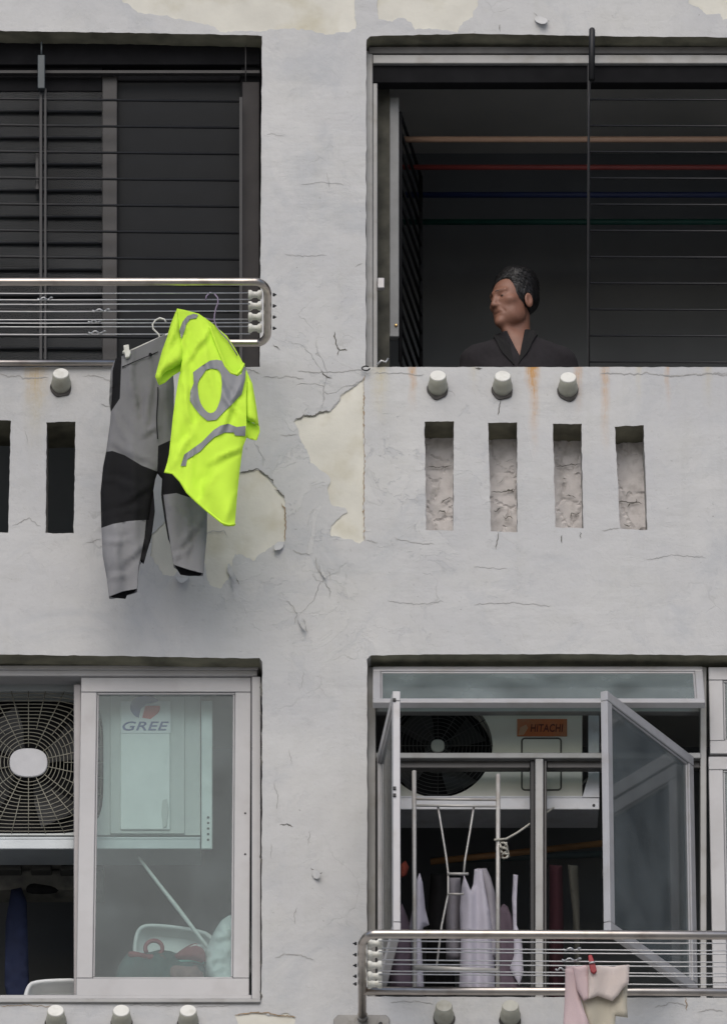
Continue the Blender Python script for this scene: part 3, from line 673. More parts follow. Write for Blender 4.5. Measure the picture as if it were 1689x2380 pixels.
for k in (0.04, 0.42, 0.45):
    p = hb_+hbx+DN*(0.95*k)+Vector((-0.008, 0, 0)); m_ = MB(); m_.box(p, Vector((0.006, 0, 0)), Vector((0, 0.008, 0)), Vector((0, 0, 0.006)), 0.001); m_.build('screw', M_BLACK, cs1)
m_ = MB(); m_.tube([P(1620, 2290, 0.08), P(1500, 2230, -0.2)], 0.006, 6); m_.build('window_stay', M_ALUG, win4)
# fixed lights to the right
for (v0, v1) in ((1550, 1752), (1758, 2316)):
    a = P(1645, v0, 0.06); b = P(2300, v0, 0.06); c = P(1645, v1, 0.06)
    leaf('fixed_sash', Vector((a.x, 0.075, a.z)), RT, DN, b.x-a.x, a.z-c.z, 0.03, 0.055, M_ALUP, M_GCASE, win4)

# ================================================================== POLE SOCKETS in the parapets
TILT = R(24); SD = Vector((0, -math.cos(TILT), math.sin(TILT)))
def socket(u, v, label, mc, mp, grp, ln=0.056, rc=0.0325):
    base = P(u, v+24, 0.0); t = thing('pole_socket', label, 'pole socket', base, grp)
    m_ = MB(); m_.lathe([(rc*1.22, -0.03), (rc*1.20, 0.012), (rc*1.05, 0.030), (rc*0.99, ln), (rc*0.80, ln), (rc*0.80, ln-0.006)], base, SD, 24); m_.build('tube', mp, t)
    m_ = MB(); m_.lathe([(rc*0.93, ln-0.008), (rc*0.96, ln+0.002), (rc*0.90, ln+0.005), (rc*0.3, ln+0.006)], base, SD, 24, False); m_.build('cap', mc, t)
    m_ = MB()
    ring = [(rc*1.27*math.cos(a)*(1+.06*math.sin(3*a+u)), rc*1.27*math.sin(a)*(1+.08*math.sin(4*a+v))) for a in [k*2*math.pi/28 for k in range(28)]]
    m_.slab([(base.x+a, 0, base.z+b-0.012) for a, b in ring], -0.0075, 0.01, 0, world=True); m_.build('shadow_ring', mat('socket_shadow', (0.065, 0.06, 0.055), 0.95, var=0.4, vs_=40, bump=0.3), t)  # dark ring stands in for the shadow and gap below the socket
    return t
G1, G2 = 'pole sockets under the upper windows', 'pole sockets under the lower windows'
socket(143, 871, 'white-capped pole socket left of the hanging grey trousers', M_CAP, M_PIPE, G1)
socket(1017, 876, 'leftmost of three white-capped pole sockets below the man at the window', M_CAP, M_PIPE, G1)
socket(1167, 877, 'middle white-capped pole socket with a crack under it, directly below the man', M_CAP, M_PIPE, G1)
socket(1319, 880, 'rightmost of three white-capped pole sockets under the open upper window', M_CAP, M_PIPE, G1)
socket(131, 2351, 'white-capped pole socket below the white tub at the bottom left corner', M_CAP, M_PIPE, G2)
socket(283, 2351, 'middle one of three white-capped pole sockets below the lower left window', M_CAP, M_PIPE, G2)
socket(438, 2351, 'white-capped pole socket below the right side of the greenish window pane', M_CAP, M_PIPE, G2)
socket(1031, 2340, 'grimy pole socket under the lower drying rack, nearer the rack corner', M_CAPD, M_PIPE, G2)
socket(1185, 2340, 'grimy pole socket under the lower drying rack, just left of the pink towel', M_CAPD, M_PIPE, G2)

# ================================================================== DRYING RACKS
def arc(c, a0, a1, r, n=7):
    return [(c[0]+r*math.cos(R(a0+(a1-a0)*k/n)), c[1]+r*math.sin(R(a0+(a1-a0)*k/n))) for k in range(n+1)]
ZR1 = P(622, 655, -0.65).z
def rack_spools(t, u0, u1, vs_list, z, bolt_u, side, mt):
    for v in vs_list:
        a, b = Pz(u0, v, z), Pz(u1, v, z); b = Vector((b.x, a.y, z)); ax = b-a; L = ax.length
        m_ = MB(); m_.lathe([(0.013, 0), (0.0185, 0.002), (0.0185, L*0.22), (0.0125, L*0.34), (0.0115, L*0.62), (0.0185, L*0.76), (0.0185, L-0.002), (0.012, L)], a, ax, 14)
        m_.build('spool', M_SPOOL, t)
        p = Pz(bolt_u, v+2, z); m_ = MB(); m_.lathe([(0.007, 0), (0.007, 0.008), (0.003, 0.008), (0.003, 0.014)], Vector((p.x, a.y, z)), (side, 0, 0), 8); m_.build('bolt', M_BLACK, t)
rk = thing('drying_rack', 'stainless drying rack projecting below the upper left window', 'drying rack', P(622, 790, -0.1), 'wall mounted drying racks')
path = [(-400, 655), (100, 655), (560, 655)]+[(a, b) for a, b in arc((593, 684), -90, 0, 29)]+[(622, 770)]+arc((597, 772), 0, 90, 25)+[(540, 797), (452, 797)]
m_ = MB(); m_.tube([Pz(u, v, ZR1) for u, v in path], 0.0155, 12); m_.build('frame', M_STEELB, rk)
m_ = MB(); q = Pz(455, 797, ZR1); m_.tube([q, Vector((q.x, -0.005, ZR1))], 0.012, 8); q = Pz(-300, 655, ZR1); m_.tube([q, Vector((q.x, -0.005, ZR1))], 0.012, 8); m_.build('arm', M_STEELB, rk)
for i, v in enumerate((681, 696, 706, 723, 742, 750, 759, 776)):
    a, b = Pz(-400, v+random.uniform(-1, 1), ZR1), Pz(582, v, ZR1); m = a.lerp(b, 0.5); m.z -= 0.003
    m_ = MB(); m_.tube([a, m, b], 0.0024, 6); m_.build('wire', M_WIRE, rk)
rack_spools(rk, 577, 609, (685, 711, 737, 763), ZR1, 634, 1, M_STEELB)
for (u, v, l) in ((88, 695, 34), (215, 722, 40), (205, 748, 34), (206, 773, 40)):
    pts_ = [Pz(u+l*k/9, v+3.0*math.sin(k*1.3)-1, ZR1+0.004*math.cos(k*1.7)) for k in range(10)]
    m_ = MB(); m_.tube(pts_, 0.0035, 6); m_.build('wire_twist', M_WIRE, rk)
# sill rail of the upper left window
a, b = P(-620, 844, -0.02), P(415, 843, -0.02)
m_ = MB(); m_.tube([a, b], 0.0125, 12); m_.tube([P(-200, 843, -0.02), P(-200, 843, -0.02)+Vector((0, 0.06, 0))], 0.008, 8); m_.tube([P(330, 843, -0.02), P(330, 843, -0.02)+Vector((0, 0.06, 0))], 0.008, 8)
o = m_.build('sill_rail', M_STEELB, None, loc=a); tagm(o, 'pale metal rail along the sill under the upper left window', 'rail')

ZR2 = P(842, 2362, -0.02).z
rk2 = thing('drying_rack', 'stainless drying rack below the lower right window, holding the pink towel', 'drying rack', P(842, 2370, 0), 'wall mounted drying racks')
path = [(842, 2362), (841, 2215)]+arc((870, 2200), 180, 270, 29)+[(900, 2171), (1300, 2172), (2200, 2176)]
m_ = MB(); m_.tube([Pz(u, v, ZR2) for u, v in path], 0.0165, 12); m_.build('frame', M_STEELB, rk2)
m_ = MB(); m_.tube([Pz(842, 2303, ZR2), Pz(1300, 2304, ZR2), Pz(2200, 2308, ZR2)], 0.0155, 12); m_.build('cross_tube', M_STEELB, rk2)
m_ = MB(); pl = [(785, 2358), (897, 2358), (905, 2366), (905, 2424), (775, 2424), (775, 2368)]; m_.slab(pl, -0.014, 0.0, 0.003); m_.lathe([(0.02, 0), (0.02, 0.03)], P(842, 2366, -0.01), (0, -1, 0), 14); m_.build('bracket', mat('painted_bracket', (0.30, 0.29, 0.27), 0.6, 0.2, var=0.2, dirt=((0.12, 0.1, 0.08), 25, 0.8)), rk2)
m_ = MB(); m_.lathe([(0.009, 0), (0.007, 0.006)], P(884, 2380, -0.014), (0, -1, 0), 8); m_.build('bolt', M_BLACK, rk2)
for i, v in enumerate((2187, 2204, 2212, 2231, 2241, 2257, 2264, 2283)):
    a, b = Pz(880, v, ZR2), Pz(2200, v+6, ZR2); m = a.lerp(b, 0.5); m.z -= 0.004
    m_ = MB(); m_.tube([a, m, b], 0.0024, 6); m_.build('wire', M_WIRE, rk2)
rack_spools(rk2, 854, 888, (2193, 2219, 2244, 2269, 2287), ZR2, 829, -1, M_STEELB)
for (u, v, l) in ((1308, 2206, 40), (1305, 2230, 44), (1290, 2252, 30)):
    m_ = MB(); m_.tube([Pz(u+l*k/9, v+3.0*math.sin(k*1.3), ZR2+0.004*math.cos(k*1.7)) for k in range(10)], 0.0035, 6); m_.build('wire_twist', M_WIRE, rk2)

# ================================================================== LAUNDRY ON THE UPPER RACK
def fold(u, v, fu, fv, s): return noise.noise((u*fu, v*fv, s))
def ridge(u, v, fu, fv, s): return 0.6-2.2*abs(noise.noise((u*fu, v*fv, s)))
def creases(u, v, L_):
    t = 0.0
    for (x0, y0, x1, y1, a, sg) in L_:
        ex, ey = x1-x0, y1-y0; l2 = ex*ex+ey*ey; k = ((u-x0)*ex+(v-y0)*ey)/l2
        if -0.3 < k < 1.3:
            q = ((u-x0)*ey-(v-y0)*ex)/math.sqrt(l2) + 9*noise.noise((u*.022, v*.022, x0)); sg *= 1+0.5*noise.noise((u*.03, v*.03, y0)); f = max(0, 1-((k-.5)/.72)**2)
            t += -a*f*(math.exp(-(q/sg)**2)-0.7*math.exp(-((q-1.7*sg)/(1.3*sg))**2))
    return t
CT = [(300, 826, 322, 985, .012, 6), (352, 830, 338, 1010, .012, 7), (368, 990, 330, 1015, .009, 6), (352, 1072, 262, 1030, .008, 7), (268, 960, 300, 1040, .008, 7), (240, 1112, 318, 1136, .008, 6), (352, 1130, 286, 1165, .008, 6),
      (250, 1196, 330, 1180, .007, 6), (246, 1262, 300, 1250, .009, 6), (336, 1262, 292, 1300, .009, 6), (254, 1348, 300, 1328, .009, 6), (270, 1225, 276, 1350, .009, 8), (396, 1170, 446, 1222, .010, 6), (474, 1196, 416, 1282, .010, 6), (402, 1300, 458, 1250, .009, 5), (436, 1165, 432, 1320, .010, 8), (384, 860, 388, 1010, .010, 6)]
CS = [(426, 842, 442, 1010, .014, 7), (486, 765, 436, 838, .011, 6), (566, 880, 512, 1000, .012, 7), (562, 1040, 492, 1075, .012, 7), (392, 1086, 462, 985, .012, 8), (548, 1150, 520, 1212, .010, 8), (430, 735, 424, 826, .009, 5), (504, 880, 566, 985, .010, 6),
      (470, 1165, 500, 1100, .012, 9), (440, 1120, 450, 1000, .009, 7), (470, 780, 496, 900, .009, 7), (405, 760, 380, 850, .008, 5)]
# trousers
YT = Pz(372, 742, ZR1).y
def d_tr(u, v):
    k = max(0, (v-800)/560)
    return YT + 0.012*fold(u, v, .022, .005, 2)+creases(u, v, CT) + 0.012*math.sin((u+0.25*(v-800))*0.06)*k - 0.008*math.exp(-((u-308-0.02*(v-900))/10.0)**2)
TW = [(269, 833), (300, 818), (340, 799), (386, 776), (398, 800), (405, 900), (404, 1000), (408, 1100), (470, 1140), (482, 1190), (481, 1240), (472, 1332), (440, 1324), (404, 1312), (394, 1262), (385, 1210), (377, 1112),
      (366, 1098), (361, 1114), (346, 1208), (334, 1310), (319, 1368), (286, 1374), (254, 1386), (248, 1340), (239, 1290), (236, 1225), (234, 1145), (240, 1085), (247, 1050), (256, 985), (258, 955), (262, 900), (259, 862)]
tro = thing('trousers', 'grey work trousers with black knee panels clipped to a hanger', 'trousers', P(330, 1375, YT))
HM = {(319, 1368): 80, (286, 1374): 80, (254, 1386): 80, (472, 1332): 80, (440, 1324): 80, (404, 1312): 80, (269, 833): -70, (300, 818): -70, (340, 799): -70, (386, 776): -70}
TWO = [(a, b+HM.get((a, b), 0)) for a, b in TW]
def panel(nm, pl, m, th=0.004, off=0.0, hol=[], par=None, parts=None):
    m_ = MB(); cloth(m_, pl, d_tr, 7, hol, th, 0.026, 34, whole=TWO, off=off); return m_.build(nm, m, par or tro)
panel('upper_panel', [(283, 828), (300, 818), (340, 799), (386, 776), (398, 800), (405, 900), (404, 1000), (408, 1022), (395, 1024), (368, 1036), (366, 1096), (330, 1082), (290, 1058), (262, 1048), (247, 1050), (256, 985), (258, 957), (279, 926), (281, 880)], M_TGREY)
panel('hip_stripe', [(269, 833), (283, 828), (281, 880), (279, 926), (258, 957), (262, 900), (262, 862)], M_TBLACK)
panel('side_panel', [(269, 833), (262, 862), (262, 900), (258, 957), (254, 930), (256, 890), (258, 860)], M_TGREY)
panel('knee_panel', [(247, 1050), (262, 1048), (290, 1058), (330, 1082), (366, 1096), (361, 1114), (346, 1208), (300, 1211), (262, 1218), (236, 1227), (234, 1145), (240, 1085)], M_TBLACK)
panel('knee_panel', [(366, 1096), (368, 1036), (395, 1024), (408, 1022), (408, 1100), (470, 1140), (476, 1162), (440, 1156), (410, 1146), (380, 1150), (377, 1112)], M_TBLACK)
panel('lower_leg', [(236, 1227), (262, 1218), (300, 1211), (340, 1208), (336, 1250), (322, 1320), (319, 1368), (286, 1374), (254, 1386), (248, 1340), (239, 1290)], M_TGREYL)
panel('inseam_stripe', [(340, 1208), (346, 1208), (357, 1140), (360, 1180), (352, 1240), (341, 1280), (334, 1310), (330, 1300), (326, 1305), (336, 1250)], M_TBLACK)
panel('lower_leg', [(380, 1150), (410, 1146), (440, 1156), (476, 1162), (482, 1190), (481, 1240), (472, 1332), (440, 1324), (404, 1312), (396, 1262), (388, 1210)], M_TGREYL)
panel('inseam_stripe', [(377, 1112), (380, 1150), (388, 1210), (396, 1262), (391, 1250), (383, 1205), (375, 1150)], M_TBLACK)
m_ = MB(); cloth(m_, [(254, 1384), (286, 1371), (319, 1366), (312, 1376), (296, 1382), (292, 1391), (262, 1388)], lambda u, v: d_tr(u, v)+0.012, 5, thick=0.004); m_.build('hem_inside', M_TBLACK, tro)  # black sheet filling the inside of the leg opening
m_ = MB(); cloth(m_, [(404, 1311), (440, 1323), (471, 1331), (464, 1337), (440, 1338), (420, 1335)], lambda u, v: d_tr(u, v)+0.012, 5, thick=0.004); m_.build('hem_inside', M_TBLACK, tro)
m_ = MB(); m_.lathe([(0.007, 0), (0.006, 0.004)], P(350, 824, d_tr(350, 824)-0.036), (0, -1, 0), 10); m_.build('button', M_TBLACK, tro)
m_ = MB(); m_.slab([(284, 834), (308, 834), (308, 852), (284, 855)], YT-0.036, YT-0.030, 0.001); m_.build('belt_loop', M_TGREYL, tro)
# seams: fly and leg crease
m_ = MB()
m_.tube([P(366+1.5*math.sin(v*.05), v, d_tr(366, v)-0.036) for v in range(900, 1032, 12)], 0.0022, 5); m_.tube([P(284+u, 853-(u*0.42), d_tr(284+u, 850)-0.031) for u in range(0, 96, 12)], 0.0018, 5)
m_.build('seam', M_TBLACK, tro)
hg = thing('clothes_hanger', 'white hanger with clips holding the grey trousers', 'hanger', P(366, 740, YT))
pts_ = [(386, 748), (382, 742), (372, 739), (362, 744), (355, 754), (356, 764), (364, 772), (370, 778), (371, 786)]
m_ = MB(); m_.tube([P(u, v, YT-0.006) for u, v in pts_], 0.0034, 8); m_.build('hook', M_CAP, hg)
m_ = MB(); m_.tube([P(298, 818, YT-0.02), P(340, 799, YT-0.018), P(372, 785, YT-0.016), P(400, 772, YT-0.012)], 0.0042, 8); m_.build('bar', M_CAP, hg)
m_ = MB(); m_.slab([(287, 802), (300, 800), (301, 812), (305, 818), (301, 829), (292, 831), (290, 820), (284, 818), (289, 812)], YT-0.052, YT-0.036, 0.002); m_.build('clip', M_CAP, hg)

# neon shirt
YS = Pz(490, 682, ZR1).y
SH = [(412, 717), (432, 721), (462, 729), (492, 750), (528, 781), (548, 812), (565, 843), (577, 870), (587, 892), (596, 945), (604, 1003), (597, 1023), (584, 1022), (572, 1018), (565, 1037), (558, 1087), (551, 1155), (546, 1220), (530, 1221), (516, 1216), (486, 1192), (456, 1166), (435, 1145), (420, 1120), (402, 1101), (382, 1098), (389, 1075), (393, 1057), (398, 1010), (402, 970), (408, 925), (415, 882), (419, 865), (390, 878), (368, 896), (361, 875), (368, 848), (377, 815), (388, 785), (398, 750)]
def d_sh(u, v):
    k = max(0, min(1.3, (v-760)/420))
    return (YS+0.03 + 0.030*k*fold(u, v, .018, .004, 3)+0.012*fold(u, v, .017, .005, 8)+creases(u, v, CS)+0.012*k*math.sin((u-0.12*v)*0.042)
            - 0.03*math.exp(-((u-480)/70.0)**2) + 0.0*v)
tee = thing('t_shirt', 'neon yellow-green T-shirt with grey print hanging on the upper drying rack', 'shirt', P(470, 1220, YS))
FR = [(412, 717), (432, 721), (462, 729), (480, 741), (492, 770), (512, 820), (524, 850), (537, 866), (550, 870), (560, 858), (565, 843), (571, 858), (575, 880), (572, 930), (573, 985), (573, 1018), (565, 1037), (558, 1087), (551, 1155), (546, 1220), (530, 1221), (516, 1216), (486, 1192), (456, 1166), (435, 1145), (420, 1120), (402, 1101), (382, 1098), (389, 1075), (393, 1057), (398, 1010), (402, 970), (408, 925), (415, 882), (419, 865), (424, 833), (420, 785)]
HS = {p: 70 for p in [(546, 1220), (530, 1221), (516, 1216), (486, 1192), (456, 1166), (435, 1145), (420, 1120), (402, 1101), (382, 1098)]}
BODYW = [(a-(8 if (a, b) == (382, 1098) else 0), b+HS.get((a, b), 0)) for a, b in SH]
m_ = MB(); cloth(m_, FR, d_sh, 6, [], None, 0.022, 26, whole=BODYW); m_.build('front', M_NEON, tee)
m_ = MB()
BK = [p for p in SH if p not in ((361, 875), (368, 848), (377, 815), (388, 785), (398, 750), (390, 878), (368, 896), (604, 1003), (597, 1023), (584, 1022), (596, 945), (587, 892))]
cloth(m_, BK, lambda u, v: d_sh(u, v)+0.016, 9, [], 0.002, 0.0, 40); m_.build('back', M_NEON, tee)
LS = [(412, 717), (421, 780), (426, 833), (420, 846), (396, 856), (380, 868), (369, 894), (361, 875), (368, 848), (377, 815), (388, 785), (398, 750)]
m_ = MB(); cloth(m_, LS, lambda u, v: d_sh(u, v)-0.016+0.006*math.sin((u+v)*0.09), 6, [], 0.003, 0.030, 26); m_.build('sleeve', M_NEON, tee)
m_ = MB(); cloth(m_, [(422, 840), (420, 862), (400, 874), (384, 889), (370, 895), (377, 872), (392, 858)], lambda u, v: d_sh(u, v)+0.012, 5, [], 0.003); m_.build('sleeve_lining', M_NEON, tee)
RS = [(567, 846), (577, 870), (587, 892), (596, 945), (602, 990), (590, 982), (578, 978), (572, 972), (570, 930), (573, 885)]
m_ = MB(); cloth(m_, RS, lambda u, v: d_sh(u, v)-0.004, 6, [], 0.003, 0.024, 22); m_.build('sleeve', M_NEON, tee)
m_ = MB(); cloth(m_, [(572, 974), (586, 982), (603, 990), (604, 1003), (597, 1023), (584, 1021), (572, 1016)], lambda u, v: d_sh(u, v)+0.016, 5, [], 0.003); m_.build('sleeve_lining', M_NEON, tee)
# rolled hem, collar rib
def d_front(u, v):
    d = edge_dist(np.array([float(u)]), np.array([float(v)]), BODYW)[0]; e = math.sqrt(max(0, 1-(1-min(1, d/26))**2))*0.022
    return d_sh(u, v)-e
m_ = MB(); m_.tube([P(u, v, d_front(u, v)-0.002) for u, v in resample([(488, 760), (500, 792), (512, 822), (524, 851), (537, 867), (550, 871), (560, 860), (566, 846)], 8, False)], 0.006, 6); m_.build('collar', M_NEON, tee)
m_ = MB(); m_.tube([P(u, v, d_front(u, v)+0.001) for u, v in resample([(546, 1219), (530, 1220), (516, 1215), (486, 1191), (456, 1165), (435, 1144), (420, 1119), (402, 1100), (383, 1097)], 8, False)], 0.0045, 6); m_.build('hem', M_NEON, tee)
m_ = MB(); cloth(m_, [(514, 1214), (546, 1219), (544, 1222), (532, 1223), (520, 1221)], lambda u, v: d_sh(u, v)+0.02, 5, [], 0.003); m_.build('hem_fold', M_NEON, tee)
def printed(pl, hol, nm):
    m_ = MB(); outer = resample(pl, 4); hs = [resample(smoothp(h, 1), 4) for h in hol]
    V, F = mesh2d(outer, hs, grid_pts(outer, hs, 4.5)); m_.tris([P(u, v, d_front(u, v)-0.0045) for u, v in V], [tuple(f) for f in F]); m_.build(nm, M_REFLECT, tee)
X = lambda a, b: (200+.3364*a, 650+.3364*b)
printed([X(740, 640), X(800, 595), X(860, 558), X(905, 553), X(940, 560), X(962, 600), X(1000, 645), X(1045, 668), X(1075, 650), X(1088, 598), X(1106, 606), X(1100, 690), X(1076, 790), X(1020, 850), X(960, 905), X(900, 968), X(840, 975), X(790, 935), X(745, 880), X(718, 835), X(722, 770), X(745, 715)],
        [[X(830, 620), X(870, 612), X(920, 622), X(940, 680), X(936, 800), X(915, 870), X(890, 915), X(850, 925), X(812, 890), X(785, 840), X(770, 750), X(775, 700), X(812, 650)]], 'print_ring')
printed([X(655, 1287), X(680, 1208), X(740, 1165), X(800, 1122), X(880, 1040), X(930, 1008), X(985, 995), X(1040, 1018), X(1104, 1010), X(1100, 1080), X(1030, 1076), X(1020, 1055), X(960, 1055), X(890, 1085), X(840, 1130), X(790, 1185), X(700, 1242), X(690, 1287)], [], 'print_stripe')
printed([X(660, 412), X(645, 350), X(668, 290), X(700, 250), X(745, 235), X(776, 242), X(762, 266), X(720, 272), X(692, 310), X(682, 350)], [], 'print_patch')
hg2 = thing('clothes_hanger', 'thin lilac wire hanger inside the neon T-shirt', 'hanger', P(490, 685, YS))
M_LILAC = mat('lilac_wire', (0.30, 0.24, 0.34), 0.45, 0.2)
pts_ = [(478, 698), (480, 688), (488, 680), (498, 682), (506, 692), (507, 703), (502, 716), (499, 730), (498, 744), (503, 758), (514, 774), (530, 790), (552, 826)]
m_ = MB(); m_.tube([P(u, v, YS+0.03) for u, v in pts_[:9]]+[P(u, v, d_sh(u, v)+0.004) for u, v in pts_[9:]], 0.0026, 7); m_.build('hook', M_LILAC, hg2)
m_ = MB(); m_.tube([P(498, 744, YS+0.03), P(470, 738, d_sh(470, 738)+.004), P(425, 728, d_sh(425, 728)+.004)], 0.0026, 7); m_.build('arm', M_LILAC, hg2)

# ================================================================== TOWEL AND PEG ON THE LOWER RACK
YW = Pz(1380, 2247, ZR2).y
M_TOWEL = mat('pink_towel', (0.68, 0.53, 0.53), 0.95, var=0.06, vs_=6, bump=0.5, bs=180, transl=0.15)
M_TOWC = mat('cream_towel', (0.60, 0.55, 0.44), 0.95, var=0.06, vs_=6, bump=0.5, bs=180, transl=0.15)
tw = thing('towel', 'pale pink and cream towel folded over the lower drying rack', 'towel', P(1385, 2400, YW))
def d_tw(u, v): return YW-0.006+0.014*fold(u, v, .03, .01, 5)+0.010*math.sin(u*0.075+v*0.012)
BACKP = [(1313, 2246), (1340, 2243), (1352, 2262), (1344, 2300), (1352, 2336), (1366, 2372), (1378, 2420), (1312, 2424), (1308, 2380), (1312, 2310)]
m_ = MB(); cloth(m_, BACKP, d_tw, 7, [], 0.006, 0.018, 14); m_.build('back_layer', M_TOWEL, tw)
m_ = MB(); cloth(m_, [(1340, 2290), (1400, 2290), (1458, 2276), (1456, 2330), (1458, 2364), (1430, 2360), (1424, 2424), (1376, 2424), (1358, 2350)], lambda u, v: d_tw(u, v)+0.02, 7, [], 0.006, 0.012, 14); m_.build('inner_layer', M_TOWC, tw)
m_ = MB(); cloth(m_, [(1330, 2244), (1366, 2243), (1366, 2320), (1356, 2326), (1340, 2300)], lambda u, v: d_tw(u, v)-0.022, 6, [], 0.005, 0.010, 14); m_.build('front_flap', M_TOWEL, tw)
m_ = MB(); cloth(m_, [(1366, 2243), (1410, 2246), (1462, 2242), (1460, 2284), (1446, 2296), (1436, 2312), (1422, 2326), (1400, 2318), (1388, 2314), (1366, 2322)], lambda u, v: d_tw(u, v)-0.022, 6, [], 0.005, 0.010, 14); m_.build('front_flap', mat('cream_pink_towel', (0.72, 0.63, 0.58), 0.95, var=0.06, vs_=6, bump=0.5, bs=180, transl=0.15), tw)
pg = thing('clothes_peg', 'red clothes peg gripping the pink towel', 'peg', P(1377, 2260, YW-0.03))
m_ = MB(); m_.slab([(1366, 2220), (1374, 2218), (1381, 2236), (1386, 2256), (1380, 2262), (1372, 2258), (1368, 2240)], YW-0.062, YW-0.048, 0.002); m_.build('jaw', mat('red_plastic', (0.32, 0.012, 0.02), 0.45), pg)
m_ = MB(); m_.slab([(1366, 2226), (1374, 2224), (1380, 2244), (1372, 2250)], YW-0.044, YW-0.032, 0.002); m_.build('jaw', mat('red_plastic', (0.32, 0.012, 0.02), 0.45), pg)
m_ = MB(); m_.tube([P(1368, 2238, YW-0.066), P(1382, 2236, YW-0.066)], 0.004, 6); m_.build('spring', M_WIRE, pg)

# ================================================================== AIR CONDITIONERS
M_ACW = mat('ac_white', (0.50, 0.52, 0.50), 0.5, var=0.05, vs_=4, bump=0.03)
M_ACB = mat('ac_cream', (0.66, 0.65, 0.57), 0.55, var=0.08, vs_=4, bump=0.03)
M_GUARD = mat('guard_wire', (0.26, 0.25, 0.20), 0.5, 0.2, var=0.1)
M_STICK = mat('white_sticker', (0.66, 0.68, 0.69), 0.5, var=0.03, bump=0)
def superell(c, r, n, k=48):
    out = []
    for i in range(k):
        a = 2*math.pi*i/k; ca, sa = math.cos(a), math.sin(a)
        q = (abs(ca)**n+abs(sa)**n)**(-1/n); out.append((c[0]+r*q*ca, c[1]+r*q*sa*0.95))
    return out
def text(body, u0, u1, vb, vt, y, m, parent, name, shear=0.0, ext=0.0012):
    cu = bpy.data.curves.new(name, 'FONT'); cu.body = body; cu.extrude = ext; cu.shear = shear; cu.offset = 0.012; cu.size = 1; cu.space_character = 1.05
    to = bpy.data.objects.new('t', cu); COL.objects.link(to); bpy.context.view_layer.update()
    me = bpy.data.meshes.new_from_object(to.evaluated_get(bpy.context.evaluated_depsgraph_get())); bpy.data.objects.remove(to)
    co = np.array([v.co for v in me.vertices]); lo, hi = co.min(0), co.max(0)
    a, b, c = P(u0, vb, y), P(u1, vb, y), P(u0, vt, y); o0 = ORG[parent.name]
    for v in me.vertices:
        x = a.x+(v.co.x-lo[0])/(hi[0]-lo[0])*(b.x-a.x); z = a.z+(v.co.y-lo[1])/(hi[1]-lo[1])*(c.z-a.z)
        v.co = Vector((x, y-v.co.z, z))-o0
    me.materials.append(m); me.name = name; o = bpy.data.objects.new(name, me); COL.objects.link(o); o.parent = parent; ORG[o.name] = o0; return o
